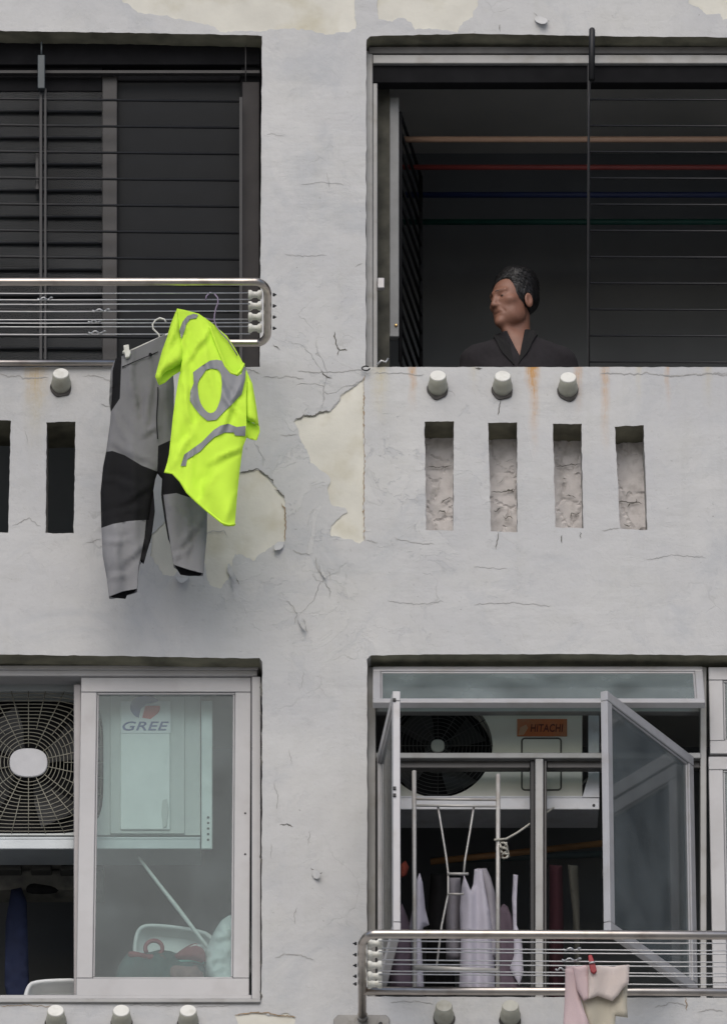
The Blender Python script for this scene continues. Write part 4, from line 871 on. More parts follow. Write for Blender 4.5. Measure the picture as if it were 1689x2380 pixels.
def condenser(c, half, nguard, box, y, depth, label, mc, mg, hub, hubmat, rstep, nexp, spokes, wire):
    u0, v0, u1, v1 = box; t = thing('air_conditioner', label, 'air conditioner', P((u0+u1)/2, v1, y+depth/2))
    hole = superell(c, half, nexp, 56); outer = [(u0, v0), (u1, v0), (u1, v1), (u0, v1)]
    V, F = mesh2d(resample(outer, 30), [hole], []); m_ = MB()
    m_.tris([P(u, v, y) for u, v in V], [tuple(f) for f in F], False)
    a = [m_.bm.verts.new(P(u, v, y)) for u, v in hole]; b = [m_.bm.verts.new(P(u, v, y)+Vector((0, 0.10, 0))) for u, v in hole]
    for i in range(len(hole)): m_.bm.faces.new((a[i], b[i], b[(i+1) % len(hole)], a[(i+1) % len(hole)]))
    f = [P(u, v, y) for u, v in outer]; g = [Vector((p.x, y+depth, p.z)) for p in f]
    for i in range(4):
        j = (i+1) % 4; m_.bm.faces.new([m_.bm.verts.new(p) for p in (f[i], g[i], g[j], f[j])])
    m_.bm.faces.new([m_.bm.verts.new(p) for p in g]); m_.build('casing', mc, t)
    m_ = MB(); b = [m_.bm.verts.new(P(u, v, y)+Vector((0, 0.098, 0))) for u, v in superell(c, half*1.02, nexp, 40)]; m_.bm.faces.new(b); m_.build('fan_shroud', M_BLACKM, t)
    cc = P(c[0], c[1], y)+Vector((0, 0.06, 0)); m_ = MB(); m_.lathe([(0.05, 0), (0.05, 0.03)], cc, (0, 1, 0), 14); fan = m_.build('fan_hub', M_BLACK, t)
    rr = half/600*0.9
    for k in range(4):
        m_ = MB(); a0 = k*math.pi/2+0.5; pl = []
        for (fr_, da) in ((0.2, -0.2), (0.6, -0.35), (1, -0.3), (1, 0.45), (0.6, 0.42), (0.2, 0.3)):
            pl.append(Vector((cc.x+rr*fr_*math.cos(a0+da), cc.y+0.03*da/0.4, cc.z+rr*fr_*math.sin(a0+da))))
        va = [m_.bm.verts.new(p) for p in pl]; vb = [m_.bm.verts.new(p+Vector((0, 0.003, 0))) for p in pl]
        m_.bm.faces.new(va); m_.bm.faces.new(vb[::-1]); m_.build('fan_blade', mat('fan_grey', (0.03, 0.03, 0.03), 0.5), fan)
    m_ = MB(); r = hub+6
    while r < half*1.0:
        n = 2+(nexp-2)*max(0, (r-hub)/(half-hub))**2
        m_.tube([P(u, v, y-0.012+0.012*(r/half)**3) for u, v in superell(c, r, n, 40)], wire, 4, closed=True); r += rstep
    m_.build('fan_guard', mg, t, kind='stuff')
    for k in range(spokes):
        a = 2*math.pi*(k+0.0)/spokes+math.pi/2; ca, sa = math.cos(a), math.sin(a); q = (abs(ca)**nexp+abs(sa)**nexp)**(-1/nexp)
        r0 = hub*(0.9 if k % 2 == 0 else 2.0) if spokes > 14 else hub*0.8
        m_ = MB(); m_.tube([P(c[0]+r0*ca, c[1]+r0*sa*.95, y-0.015), P(c[0]+half*q*ca, c[1]+half*q*sa*.95, y-0.003)], wire*1.25, 4); m_.build('spoke', mg, t)
    m_ = MB(); pl = superell(c, hub, 2.5, 32); m_.slab([(a+(a-c[0])*0.05, c[1]+(b-c[1])*0.84) for a, b in pl] if hub > 30 else pl, y-0.022, y-0.012, 0.003); m_.build('hub_cap', hubmat, t)
    return t
YA = 0.24
ac = condenser((67, 1772), 174, 20, (-190, 1588, 466, 1941), YA, 0.28, 'white air conditioner unit with square fan guard behind the lower left sliding window', M_ACW, M_GUARD, 42, mat('hub_white', (0.50, 0.50, 0.51), 0.6, dirt=((0.4, 0.4, 0.4), 9, 0.4)), 8.6, 5.0, 28, 0.0016)
m_ = MB(); m_.rect(256, 1604, 430, 1938, YA-0.008, YA-0.001, 0.003); m_.build('service_panel', M_ACW, ac)
m_ = MB(); m_.rect(280, 1632, 396, 1928, YA-0.016, YA-0.009, 0.003); pnl = m_.build('front_plate', mat('ac_plate', (0.70, 0.73, 0.71), 0.5, var=0.04), ac)
m_ = MB(); m_.rect(282, 1630, 397, 1704, YA-0.0185, YA-0.017, 0); stk = m_.build('sticker', M_STICK, ac)
m_ = MB(); m_.slab([(378, 1860), (388, 1856), (392, 1880), (388, 1920), (380, 1924), (376, 1890)], YA-0.022, YA-0.017, 0.001); m_.build('grip', M_ACW, ac)
M_BLUE = mat('logo_blue', (0.045, 0.075, 0.22), 0.5, var=0.03, bump=0); M_RED = mat('logo_red', (0.50, 0.075, 0.06), 0.5, var=0.03, bump=0)
ell = lambda a: (338+35*math.cos(R(a)), 1643+28*math.sin(R(a)))
crescent = [ell(a) for a in range(115, 342, 12)]+[(360, 1632), (340, 1636), (328, 1648), (322, 1668)]
m_ = MB(); m_.slab(crescent, YA-0.020, YA-0.0187, 0); m_.build('emblem', M_BLUE, stk)
m_ = MB(); m_.slab([(338, 1640), (372, 1640), ell(5), ell(25), (364, 1660), (350, 1671), (331, 1668)], YA-0.020, YA-0.0187, 0); m_.build('emblem', M_RED, stk)
text('GREE', 285, 393, 1698, 1677, YA-0.0190, M_BLUE, stk, 'lettering', 0.25)
# steel angle supports
M_ANGLE = mat('painted_angle', (0.44, 0.47, 0.48), 0.5, 0.2, var=0.06)
t = thing('ac_bracket', 'pale steel angle bracket under the white air conditioner at lower left', 'bracket', P(200, 1975, YA))
m_ = MB(); m_.rect(-300, 1950, 466, 1973, YA-0.01, YA-0.002); m_.rect(-300, 1945, 466, 1950, YA-0.01, YA+0.25, 0.001); m_.build('rail', M_ANGLE, t)
m_ = MB(); m_.rect(468, 1628, 494, 1973, YA-0.016, YA-0.006); up = m_.build('upright', mat('white_angle', (0.58, 0.62, 0.61), 0.5, 0.1), t)
for k in range(5):
    m_ = MB(); m_.lathe([(0.005, 0), (0.005, 0.002)], P(484, 1900+k*13, YA-0.0165), (0, -1, 0), 8); m_.build('bolt_hole', M_BLACK, up)
YB = 0.24
ac2 = condenser((1017, 1733), 127, 12, (905, 1622, 1352, 1850), YB, 0.28, 'cream air conditioner unit with orange label behind the lower right casement window', M_ACB, mat('dark_guard', (0.05, 0.05, 0.048), 0.5), 16, mat('hub_grey', (0.30, 0.31, 0.29), 0.6), 9, 2.0, 12, 0.0013)
m_ = MB()
pl = smoothp(resample([(1212, 1716), (1303, 1716), (1303, 1836), (1212, 1836)], 18), 2); m_.tube([P(u, v, YB-0.001) for u, v in pl], 0.0035, 5, closed=True); m_.build('panel_groove', mat('groove', (0.10, 0.10, 0.085), 0.8), ac2)
m_ = MB(); m_.rect(1201, 1671, 1317, 1711, YB-0.004, YB-0.001, 0); lab = m_.build('sticker', mat('orange_label', (0.48, 0.13, 0.035), 0.5, var=0.08, dirt=((0.4, 0.25, 0.15), 15, 0.5)), ac2)
text('HITACHI', 1232, 1308, 1701, 1683, YB-0.0046, mat('label_ink', (0.10, 0.02, 0.015), 0.6, bump=0), lab, 'lettering', 0.15)
m_ = MB(); m_.slab([(1203, 1709), (1209, 1690), (1222, 1684), (1226, 1692), (1216, 1708)], YB-0.0052, YB-0.0043, 0); m_.build('emblem', mat('label_scuff', (0.5, 0.3, 0.18), 0.6, bump=0), lab)
t = thing('ac_bracket', 'white angle bracket holding the cream air conditioner at lower right', 'bracket', P(1150, 1880, YB))
m_ = MB(); m_.rect(905, 1854, 1392, 1881, YB-0.02, YB-0.012); m_.rect(905, 1850, 1392, 1854, YB-0.02, YB+0.28, 0.001); m_.build('rail', mat('white_bracket', (0.58, 0.59, 0.61), 0.5, 0.1, dirt=((0.3, 0.28, 0.25), 12, 0.5)), t)
m_ = MB(); m_.slab([(1366, 1640), (1392, 1640), (1392, 1853), (1366, 1853)], YB-0.02, YB-0.012); m_.slab([(1366, 1806), (1392, 1780), (1392, 1853), (1352, 1853)], YB-0.024, YB-0.0205, 0.001); m_.build('upright', mat('white_bracket', (0.58, 0.59, 0.61)), t)
m_ = MB(); m_.lathe([(0.006, 0), (0.005, 0.004)], P(1379, 1872, YB-0.02), (0, -1, 0), 8); m_.build('bolt', M_BROWNST, t)

# ================================================================== THINGS INSIDE, LOWER LEFT
def item(o, label, cat, group=None): return tagm(o, label, cat, group)
M_TUB = mat('white_tub', (0.62, 0.63, 0.62), 0.45, var=0.05)
def tub(name, label, cat, pl_out, pl_in, y, dep, m):
    t = thing(name, label, cat, P(pl_out[0][0], max(p[1] for p in pl_out), y))
    o_ = smoothp(pl_out, 2); i_ = smoothp(pl_in, 2); n = len(o_)
    m_ = MB(); m_.tube([P(u, v, y) for u, v in o_], 0.009, 8, closed=True); m_.build('rim', m, t)
    m_ = MB(); a = [m_.bm.verts.new(P(u, v, y)) for u, v in o_]; b = [m_.bm.verts.new(P(u, v, y)+Vector((0, dep, 0))) for u, v in i_]
    k = len(i_)
    for j in range(min(n, k)): 
        f = m_.bm.faces.new((a[j], b[j], b[(j+1) % k], a[(j+1) % n])); f.smooth = True
    m_.bm.faces.new(b); m_.build('basin', m, t); return t
tub('wash_tub', 'white plastic tub rim poking above the sill at bottom left', 'tub', [(56, 2345), (64, 2296), (82, 2281), (215, 2278), (225, 2345)], [(70, 2340), (78, 2304), (92, 2294), (205, 2292), (210, 2340)], 0.22, 0.06, M_TUB)
tub('wash_tub', 'white plastic tub leaning behind the greenish glass at lower left', 'tub', [(313, 2216), (318, 2170), (333, 2152), (370, 2152), (440, 2160), (500, 2176), (505, 2260), (420, 2290), (322, 2270)], [(336, 2214), (338, 2178), (348, 2166), (376, 2166), (436, 2172), (488, 2186), (490, 2250), (420, 2274), (340, 2258)], 0.30, 0.05, M_TUB)
m_ = MB(); m_.tube([P(322, 1992, 0.30), P(370, 2055, 0.28), P(410, 2106, 0.26), P(457, 2168, 0.24), P(520, 2250, 0.22)], [0.006, 0.007, 0.009, 0.0075, 0.0075], 8)
item(m_.build('broom_handle', mat('white_stick', (0.62, 0.64, 0.62), 0.5), None, loc=P(520, 2250, 0.22)), 'thin white stick leaning diagonally behind the greenish glass', 'stick')
def heap(name, pl, y, m, label, cat, bulge=0.05, sp=7, amp=0.012, fq=.06):
    m_ = MB(); cloth(m_, smoothp(pl, 1), lambda u, v: y+amp*fold(u, v, fq, fq, len(pl)), sp, [], 0.004, bulge, 22)
    return item(m_.build(name, m, None, loc=P(pl[0][0], max(p[1] for p in pl), y)), label, cat)
heap('plastic_bag', [(470, 2240), (482, 2200), (500, 2160), (520, 2132), (560, 2118), (590, 2150), (590, 2300), (490, 2300)], 0.20, mat('white_bag', (0.60, 0.64, 0.63), 0.5, var=0.06), 'white plastic bag slumped against the right edge of the greenish glass', 'bag', amp=0.02)
RDC = mat('dark_red_cloth', (0.22, 0.055, 0.06), 0.9, var=0.2, vs_=14, bump=0.4, bs=120)
heap('cloth_bundle', [(268, 2270), (280, 2235), (300, 2212), (340, 2215), (380, 2205), (440, 2225), (480, 2235), (485, 2300), (262, 2300)], 0.21, mat('dark_green_cloth', (0.05, 0.085, 0.08), 0.9, var=0.3, vs_=14, bump=0.4, bs=120), 'bundle of dark green cloth behind the bottom of the greenish glass', 'cloth')
heap('cloth', [(300, 2208), (345, 2218), (400, 2222), (396, 2232), (330, 2230), (296, 2224)], 0.17, RDC, 'dark red cloth strip lying across the dark green bundle', 'cloth', 0.02)
m_ = MB(); lp = [P(358+(20+0*k)*math.cos(k*.35+2.6), 2204+18*math.sin(k*.35+2.6), 0.165+0.002*k) for k in range(17)]; m_.tube(lp, 0.0085, 6)
item(m_.build('strap', mat('pinkred_strap', (0.30, 0.10, 0.11), 0.8), None, loc=P(358, 2222, 0.165)), 'looped red strap on top of the cloth bundle behind the glass', 'strap')
heap('cloth', [(400, 2225), (424, 2205), (452, 2190), (466, 2198), (478, 2212), (480, 2240), (440, 2232)], 0.165, RDC, 'crumpled dark red cloth folded under a white band behind the glass', 'cloth', 0.03)
m_ = MB(); m_.tube([P(418, 2226, .165), P(434, 2208, .16), P(452, 2198, .16), P(470, 2200, .165)], 0.006, 6); item(m_.build('band', M_TUB, None, loc=P(418, 2226, .165)), 'white band arching over the crumpled red cloth', 'band')
m_ = MB(); m_.tube([P(390, 2240, .17), P(420, 2234, .165), P(450, 2233, .165), P(474, 2238, .17)], 0.005, 6); item(m_.build('band', mat('mint_band', (0.22, 0.50, 0.44), 0.7), None, loc=P(390, 2240, .17)), 'mint green band across the dark bundle behind the glass', 'band')
heap('cloth', [(385, 2250), (420, 2238), (470, 2246), (478, 2300), (440, 2300), (400, 2290)], 0.17, mat('brown_check_cloth', (0.20, 0.12, 0.11), 0.9, var=0.3, vs_=30), 'brownish cloth at the very bottom of the greenish glass', 'cloth', 0.03)
heap('curtain', [(15, 2070), (62, 2060), (66, 2200), (70, 2360), (10, 2360)], 0.6, mat('navy_cloth', (0.008, 0.014, 0.045), 0.9, var=0.2), 'dark blue cloth hanging in the shadows of the lower left opening', 'cloth', 0.012, 8)
m_ = MB(); m_.rect(-200, 1988, 240, 2004, 0.55, 0.75); m_.rect(-200, 2022, 240, 2068, 0.62, 0.75); sh = thing('shelf', 'dim shelf below the air conditioner in the lower left opening', 'shelf', P(80, 2068, 0.6))
m_.build('board', mat('dusty_shelf', (0.20, 0.19, 0.16), 0.9, var=0.3, dirt=((0.05, 0.05, 0.05), 9, 0.8)), sh)
for (a, b, c, d) in ((-20, 2008, 50, 2021), (72, 2008, 120, 2021), (140, 2010, 200, 2022)):
    m_ = MB(); m_.rect(a, b, c, d, 0.56, 0.7, 0.004); item(m_.build('box', mat('dark_box', (0.07, 0.068, 0.06), 0.8), None, loc=P(a, d, 0.6)), ('left' if a < 0 else 'middle' if a < 100 else 'right')+' small dark box of the row on the dim shelf at lower left', 'box', 'boxes on the dim shelf')
heap('rag', [(60, 2062), (75, 2052), (100, 2056), (125, 2060), (140, 2072), (110, 2078), (64, 2076)], 0.55, M_BLACKM, 'black rag hanging over the edge of the dim shelf', 'rag', 0.01)

# ================================================================== THINGS INSIDE, LOWER RIGHT
YF = 0.03
fr_ = thing('folding_airer', 'pale metal folding airer standing upright in the open lower right casement', 'airer', P(1060, 2300, YF))
M_AIR = mat('airer_white', (0.48, 0.47, 0.45), 0.45, 0.2, var=0.05, dirt=((0.35, 0.3, 0.25), 20, 0.5))
for (a, b, v0, v1) in ((962, 963, 1792, 2310), (1157, 1156, 1800, 2310)):
    m_ = MB(); m_.tube([P(a, v0, YF), P(b, v1, YF)], 0.0085, 8); m_.build('upright', M_AIR, fr_)
for v in (1858, 1873): m_ = MB(); m_.tube([P(962, v-1, YF), P(1157, v+1, YF)], 0.0055, 8); m_.build('rung', M_AIR, fr_)
m_ = MB(); m_.tube([P(962, 2249, YF-0.004), P(1157, 2257, YF-0.004)], 0.011, 8); m_.build('rung', M_AIR, fr_)
m_ = MB(); m_.tube([P(1017, 1873, YF+.01), P(1024, 1915, YF+.01), P(1036, 1990, YF+.01), P(1041, 2030, YF+.01), P(1041, 2078, YF+.01), P(1026, 2150, YF+.01), P(1014, 2248, YF+.01)], 0.0042, 6)
m_.tube([P(1101, 1873, YF+.01), P(1092, 1930, YF+.01), P(1080, 2000, YF+.01), P(1077, 2032, YF+.01)], 0.0042, 6)
m_.tube([P(1040, 2031, YF+.005), P(1088, 2031, YF+.005)], 0.0055, 6); m_.tube([P(1040, 2078, YF+.005), P(1078, 2078, YF+.005)], 0.0045, 6); m_.build('wire_brace', M_AIR, fr_)
m_ = MB(); m_.tube([P(1148, 1952, YF-.015), P(1176, 1950, YF), P(1204, 1934, 0.06), P(1232, 1914, .12), P(1300, 1868, .25), P(1365, 1810, .38)], 0.0045, 6)
item(m_.build('rope', mat('pale_rope', (0.42, 0.41, 0.36), 0.9, bump=0.6, bs=200), None, loc=P(1176, 1950, YF)), 'pale rope stretched from the airer towards the air conditioner bracket', 'rope')
m_ = MB(); m_.tube([P(1168+8*math.cos(k*.8)+k*.3, 1958+k*1.6+9*math.sin(k*.8), YF-0.012+0.012*math.sin(k*1.7)) for k in range(24)], 0.0045, 6)
item(m_.build('rope_knot', mat('pale_rope', (0.42, 0.41, 0.36)), None, loc=P(1170, 1970, YF)), 'knotted loop of pale rope on the right upright of the airer', 'rope')
m_ = MB(); m_.tube([P(1000, 2003, .62), P(1180, 1984, .62), P(1400, 1960, .62)], 0.013, 10)
item(m_.build('bamboo_pole', mat('bamboo', (0.30, 0.16, 0.07), 0.5, var=0.2, vs_=16), None, loc=P(1200, 1984, .62)), 'brown bamboo pole crossing the room behind the airer', 'pole')
m_ = MB(); m_.tube([P(1000, 2000, .85), P(1420, 1984, .85)], 0.014, 10)
item(m_.build('pole', mat('teal_grey_pole', (0.10, 0.13, 0.13), 0.5), None, loc=P(1300, 1990, .85)), 'dull teal pole just below the bamboo pole', 'pole')
M_SHIRTW = mat('lilac_white_cloth', (0.56, 0.54, 0.62), 0.9, var=0.06, vs_=12, bump=0.3, bs=150, transl=0.2)
M_SHIRTG = mat('grey_cloth', (0.20, 0.19, 0.215), 0.9, var=0.1, vs_=12, bump=0.3, bs=150)
M_PURP = mat('dusk_purple_cloth', (0.115, 0.085, 0.11), 0.9, var=0.15, vs_=12, bump=0.3, bs=150)
def hang(name, pl, y, m, label, cat, bulge=0.02, amp=0.014):
    m_ = MB(); s_ = len(pl)*1.7+y*10
    cloth(m_, pl, lambda u, v: y+amp*fold(u, v, .05, .006, s_)+amp*0.7*math.sin(u*0.16+s_), 6, [], 0.004, bulge, 16)
    return tagm(m_.build(name, m, None, loc=P(pl[0][0], pl[0][1], y)), label, cat)
hang('white_garment', [(975, 2028), (982, 2052), (985, 2080), (988, 2112), (992, 2128), (997, 2149), (984, 2154), (978, 2170), (985, 2300), (958, 2300), (955, 2200), (950, 2156), (960, 2100), (965, 2050)], 0.14, M_SHIRTW, 'narrow white garment hanging behind the left upright of the airer', 'garment')
sh1 = hang('white_garment', [(1078, 2034), (1086, 2052), (1093, 2070), (1099, 2055), (1102, 2020), (1120, 2020), (1126, 2060), (1136, 2110), (1146, 2160), (1150, 2310), (1066, 2310), (1070, 2200), (1068, 2110), (1072, 2060)], 0.14, M_SHIRTW, 'large white garment hanging in the middle of the airer', 'garment')
hang('grey_garment', [(1106, 2018), (1130, 2018), (1140, 2040), (1150, 2075), (1156, 2160), (1158, 2220), (1140, 2225), (1136, 2150), (1122, 2070)], 0.155, mat('mid_grey_cloth', (0.30, 0.285, 0.32), 0.9, var=0.1, vs_=12, bump=0.3), 'grey sleeve hanging beside the large white garment on the airer', 'garment')
hang('grey_garment', [(1042, 2040), (1070, 2040), (1070, 2160), (1074, 2230), (1036, 2230), (1036, 2140)], 0.22, M_SHIRTG, 'dark grey garment hanging between the two white ones', 'garment')
hang('purple_garment', [(1160, 2110), (1170, 2100), (1180, 2108), (1192, 2140), (1205, 2200), (1212, 2310), (1156, 2310), (1158, 2200)], 0.18, M_PURP, 'dusky purple garment right of the airer beside the mullion', 'garment')
hang('white_garment', [(1192, 2032), (1203, 2034), (1200, 2090), (1200, 2150), (1212, 2180), (1216, 2260), (1206, 2290), (1184, 2250), (1194, 2220), (1192, 2150), (1189, 2090)], 0.13, M_SHIRTW, 'long thin white sleeve hanging against the mullion', 'garment', 0.008)
hang('purple_garment', [(922, 2120), (934, 2100), (946, 2130), (956, 2160), (960, 2300), (905, 2300), (908, 2180)], 0.16, M_PURP, 'dusky purple garment beside the edge-on casement', 'garment')
hang('red_garment', [(930, 2010), (942, 2000), (950, 2015), (944, 2034), (930, 2040)], 0.4, mat('dull_red_cloth', (0.25, 0.05, 0.03), 0.9), 'small dull red cloth in the gloom behind the edge-on casement', 'garment', 0.01)
hang('red_garment', [(1276, 2010), (1306, 2012), (1308, 2100), (1310, 2330), (1274, 2330)], 0.35, mat('wine_cloth', (0.04, 0.008, 0.014), 0.9), 'dark wine red garment hanging just right of the mullion', 'garment')
hang('green_garment', [(1318, 2010), (1342, 2012), (1346, 2100), (1350, 2330), (1338, 2330), (1330, 2120)], 0.35, mat('olive_cloth', (0.06, 0.06, 0.05), 0.9), 'dark olive garment strip hanging left of the open right casement', 'garment')
hang('black_garment', [(1000, 2030), (1040, 2030), (1060, 2330), (985, 2330)], 0.5, M_BLACKM, 'black garment in the gloom behind the airer', 'garment')

# ================================================================== THE MAN AT THE WINDOW
def nets(xs, ys, zs, D):
    ins = D < 0; nx, ny, nz = D.shape
    c = np.zeros((nx-1, ny-1, nz-1), int)
    for i in (0, 1):
        for j in (0, 1):
            for k in (0, 1): c += ins[i:nx-1+i, j:ny-1+j, k:nz-1+k]
    act = (c > 0) & (c < 8); I = np.argwhere(act); idx = -np.ones(act.shape, int); idx[act] = np.arange(len(I))
    acc = np.zeros((len(I), 3)); cnt = np.zeros(len(I)); G = (xs, ys, zs)
    cor = [(i, j, k) for i in (0, 1) for j in (0, 1) for k in (0, 1)]
    pos = lambda o: np.stack([G[d][I[:, d]+o[d]] for d in range(3)], 1)
    val = lambda o: D[I[:, 0]+o[0], I[:, 1]+o[1], I[:, 2]+o[2]]
    for a in cor:
        for d in range(3):
            if a[d]: continue
            b = list(a); b[d] = 1; va, vb = val(a), val(b); m = (va < 0) != (vb < 0)
            t = np.where(m, va/(va-vb+1e-12), 0)[:, None]; p = pos(a)*(1-t)+pos(b)*t
            acc[m] += p[m]; cnt[m] += 1
    V = acc/cnt[:, None]; Fs = []
    for d in range(3):
        e, f = (d+1) % 3, (d+2) % 3
        sl0 = [slice(None)]*3; sl1 = [slice(None)]*3; sl0[d] = slice(0, -1); sl1[d] = slice(1, None)
        ch = ins[tuple(sl0)] != ins[tuple(sl1)]; Q = np.argwhere(ch); 
        Q = Q[(Q[:, e] > 0) & (Q[:, f] > 0) & (Q[:, e] < D.shape[e]-1) & (Q[:, f] < D.shape[f]-1)]
        s0 = ins[tuple(Q.T)]
        def g(oe, of):
            q = Q.copy(); q[:, e] += oe; q[:, f] += of; return idx[tuple(q.T)]
        a, b, c_, dd = g(-1, -1), g(0, -1), g(0, 0), g(-1, 0)
        qd = np.stack([a, b, c_, dd], 1); qd[~s0] = qd[~s0][:, ::-1]; Fs.append(qd)
    return V, np.concatenate(Fs)
def smin(a, b, k):
    h = np.clip(0.5+0.5*(b-a)/k, 0, 1); return b*(1-h)+a*h-k*h*(1-h)
def smax(a, b, k): return -smin(-a, -b, k)
def ell_(X, c, r):
    q = [(X[i]-c[i])/r[i] for i in range(3)]; k0 = np.sqrt(q[0]**2+q[1]**2+q[2]**2); q2 = [(X[i]-c[i])/r[i]**2 for i in range(3)]
    k1 = np.sqrt(q2[0]**2+q2[1]**2+q2[2]**2)+1e-9; return k0*(k0-1)/k1
def cap_(X, a, b, ra, rb=None):
    rb = ra if rb is None else rb; a = np.array(a, float); b = np.array(b, float); d = b-a
    t = np.clip(sum((X[i]-a[i])*d[i] for i in range(3))/(d@d+1e-12), 0, 1)
    return np.sqrt(sum((X[i]-a[i]-t*d[i])**2 for i in range(3)))-(ra+(rb-ra)*t)
YM = 0.42
hc = P(1192, 704, YM); base_man = Vector((P(1203, 690, YM).x, YM, FLOOR_U))
hx0, hz0 = hc.x-base_man.x, hc.z-base_man.z            # head centre above the feet
YAW = R(52)                                            # the head is turned to his right
fw_ = np.array((-math.sin(YAW), -math.cos(YAW), 0)); rt_ = np.array((-math.cos(YAW), math.sin(YAW), 0))
HC = np.array((hx0, 0.0, hz0))
def head_local(X):
    d = [X[i]-HC[i] for i in range(3)]; x = d[0]*rt_[0]+d[1]*rt_[1]; f = d[0]*fw_[0]+d[1]*fw_[1]; z = d[2]
    p = R(6); return [x, f*math.cos(p)-z*math.sin(p), f*math.sin(p)+z*math.cos(p)]
def head_sdf(X):
    H = head_local(X)
    d = ell_(H, (0, -.012, .034), (.074, .092, .084)); d = smin(d, ell_(H, (0, .034, -.022), (.059, .058, .088)), .03)
    d = smin(d, ell_(H, (0, .042, -.074), (.047, .047, .042)), .02); d = smin(d, ell_(H, (0, .080, -.098), (.022, .019, .018)), .018)
    for s in (-1, 1):
        d = smin(d, ell_(H, (s*.046, .055, -.014), (.022, .022, .018)), .018)
        d = smin(d, ell_(H, (s*.047, .020, -.066), (.014, .034, .030)), .03)
        d = smin(d, cap_(H, (s*.010, .088, .026), (s*.042, .073, .028), .0095, .008), .012)
    for s in (-1, 1):
        d = smax(d, -ell_(H, (s*.031, .096, .006), (.019, .018, .0125)), .010)
        d = smin(d, ell_(H, (s*.031, .0725, .005), (.013, .0125, .0115)), .003)
        d = smin(d, cap_(H, (s*.018, .084, .014), (s*.044, .074, .013), .0035), .004)
        d = smin(d, cap_(H, (s*.019, .084, -.010), (s*.042, .074, -.010), .0035), .006)
    d = smin(d, cap_(H, (0, .086, .018), (0, .104, -.028), .0085, .0120), .012)
    for s in (-1, 1): d = smin(d, ell_(H, (s*.013, .092, -.033), (.008, .012, .008)), .008)
    
    d = smin(d, ell_(H, (0, .079, -.047), (.026, .016, .018)), .010); d = smin(d, cap_(H, (-.022, .081, -.058), (.022, .081, -.058), .0065), .006); d = smin(d, cap_(H, (-.019, .080, -.070), (.019, .080, -.070), .0070), .006)
    d = smax(d, -cap_(H, (-.024, .092, -.064), (.024, .092, -.064), .0026), .004)
    for s in (-1, 1): d = smax(d, -cap_(H, (s*.024, .096, -.038), (s*.036, .081, -.062), .0030), .009)
    for s in (-1, 1):
        e = ell_(H, (s*.077, -.016, -.014), (.009, .020, .032)); e = smax(e, -ell_(H, (s*.086, -.012, -.011), (.007, .011, .019)), .004)
        d = smin(d, e, .006)
    return d
NECKB = HC+np.array((0.008, 0.035, -0.185))
def neck_sdf(X):
    d = cap_(X, HC+np.array((0.012, 0.022, -.05)), NECKB, .054, .060)
    return smin(d, cap_(X, HC+fw_*0.05+np.array((0, 0, -.115)), NECKB+np.array((0, -.045, 0)), .016, .022), .03)
SHZ = HC[2]-0.207
def torso_sdf(X, gr=0.0):
    d = smin(cap_(X, (-.155, .04, SHZ-.020), (.005, .035, SHZ+.020), .050, .060), cap_(X, (.160, .04, SHZ-.028), (.005, .035, SHZ+.020), .050, .060), .03)
    d = smin(d, ell_(X, (0, .03, SHZ-.16), (.172, .105, .20)), .05); d = smin(d, ell_(X, (0, .03, SHZ-.38), (.150, .105, .20)), .06)
    d = smin(d, cap_(X, (-.178, .04, SHZ-.03), (-.228, .06, SHZ-.30), .046, .040), .03); d = smin(d, cap_(X, (.180, .04, SHZ-.038), (.232, .06, SHZ-.30), .046, .040), .03)
    return d-gr
def body_sdf(X):
    z = X[2]; d = smin(torso_sdf(X), neck_sdf(X), .025)
    hip = ell_(X, (0, .03, SHZ-.52), (.155, .105, .13)); d = smin(d, hip, .05)
    for s in (-1, 1):
        d = smin(d, cap_(X, (s*.085, .03, SHZ-.56), (s*.095, .02, .42), .075, .052), .03); d = smin(d, cap_(X, (s*.095, .02, .42), (s*.10, .04, .07), .050, .034), .02)
        d = smin(d, cap_(X, (s*.10, .04, .035), (s*.115, -.11, .026), .034, .026), .02)
        e = np.array((s*.237, .06, SHZ-.30)); wr = np.array((s*.22, -.06, SHZ-.50)); d = smin(d, cap_(X, e, wr, .040, .026), .02)
        pm = wr+np.array((-s*.01, -.03, -.06)); d = smin(d, cap_(X, wr, pm, .026, .030), .015)
        for q, (ox, L) in enumerate(((-.033, .062), (-.012, .072), (.010, .068), (.031, .052))):
            b = pm+np.array((ox, 0, -.02)); m = b+np.array((ox*.15, -.012, -L*.55)); d = smin(d, cap_(X, b, m, .0085, .008), .004); d = smin(d, cap_(X, m, m+np.array((0, .008, -L*.45)), .008, .007), .003)
        b = wr+np.array((-s*.028, -.015, -.02)); d = smin(d, cap_(X, b, b+np.array((-s*.022, -.022, -.05)), .011, .009), .006)
    return d
man = thing('person', 'older man in a dark collared shirt leaning at the open window, looking left', 'person', base_man)
def sdf_mesh(fn, lo, hi, st, zs=None):
    xs = np.arange(lo[0], hi[0], st); ys = np.arange(lo[1], hi[1], st); zs = np.arange(lo[2], hi[2], st) if zs is None else zs
    D = np.empty((len(xs), len(ys), len(zs)))
    X2, Y2 = np.meshgrid(xs, ys, indexing='ij')
    for k0 in range(0, len(zs), 24):
        zz = zs[k0:k0+24]; X = [np.repeat(X2[:, :, None], len(zz), 2), np.repeat(Y2[:, :, None], len(zz), 2), np.broadcast_to(zz, (*X2.shape, len(zz)))]
        D[:, :, k0:k0+24] = fn(X)
    return nets(xs, ys, zs, D)
def whole(X):
    zm = X[2]; d = body_sdf(X)
    if zm.max() > HC[2]-.16: d = smin(d, head_sdf(X), .012)
    return d
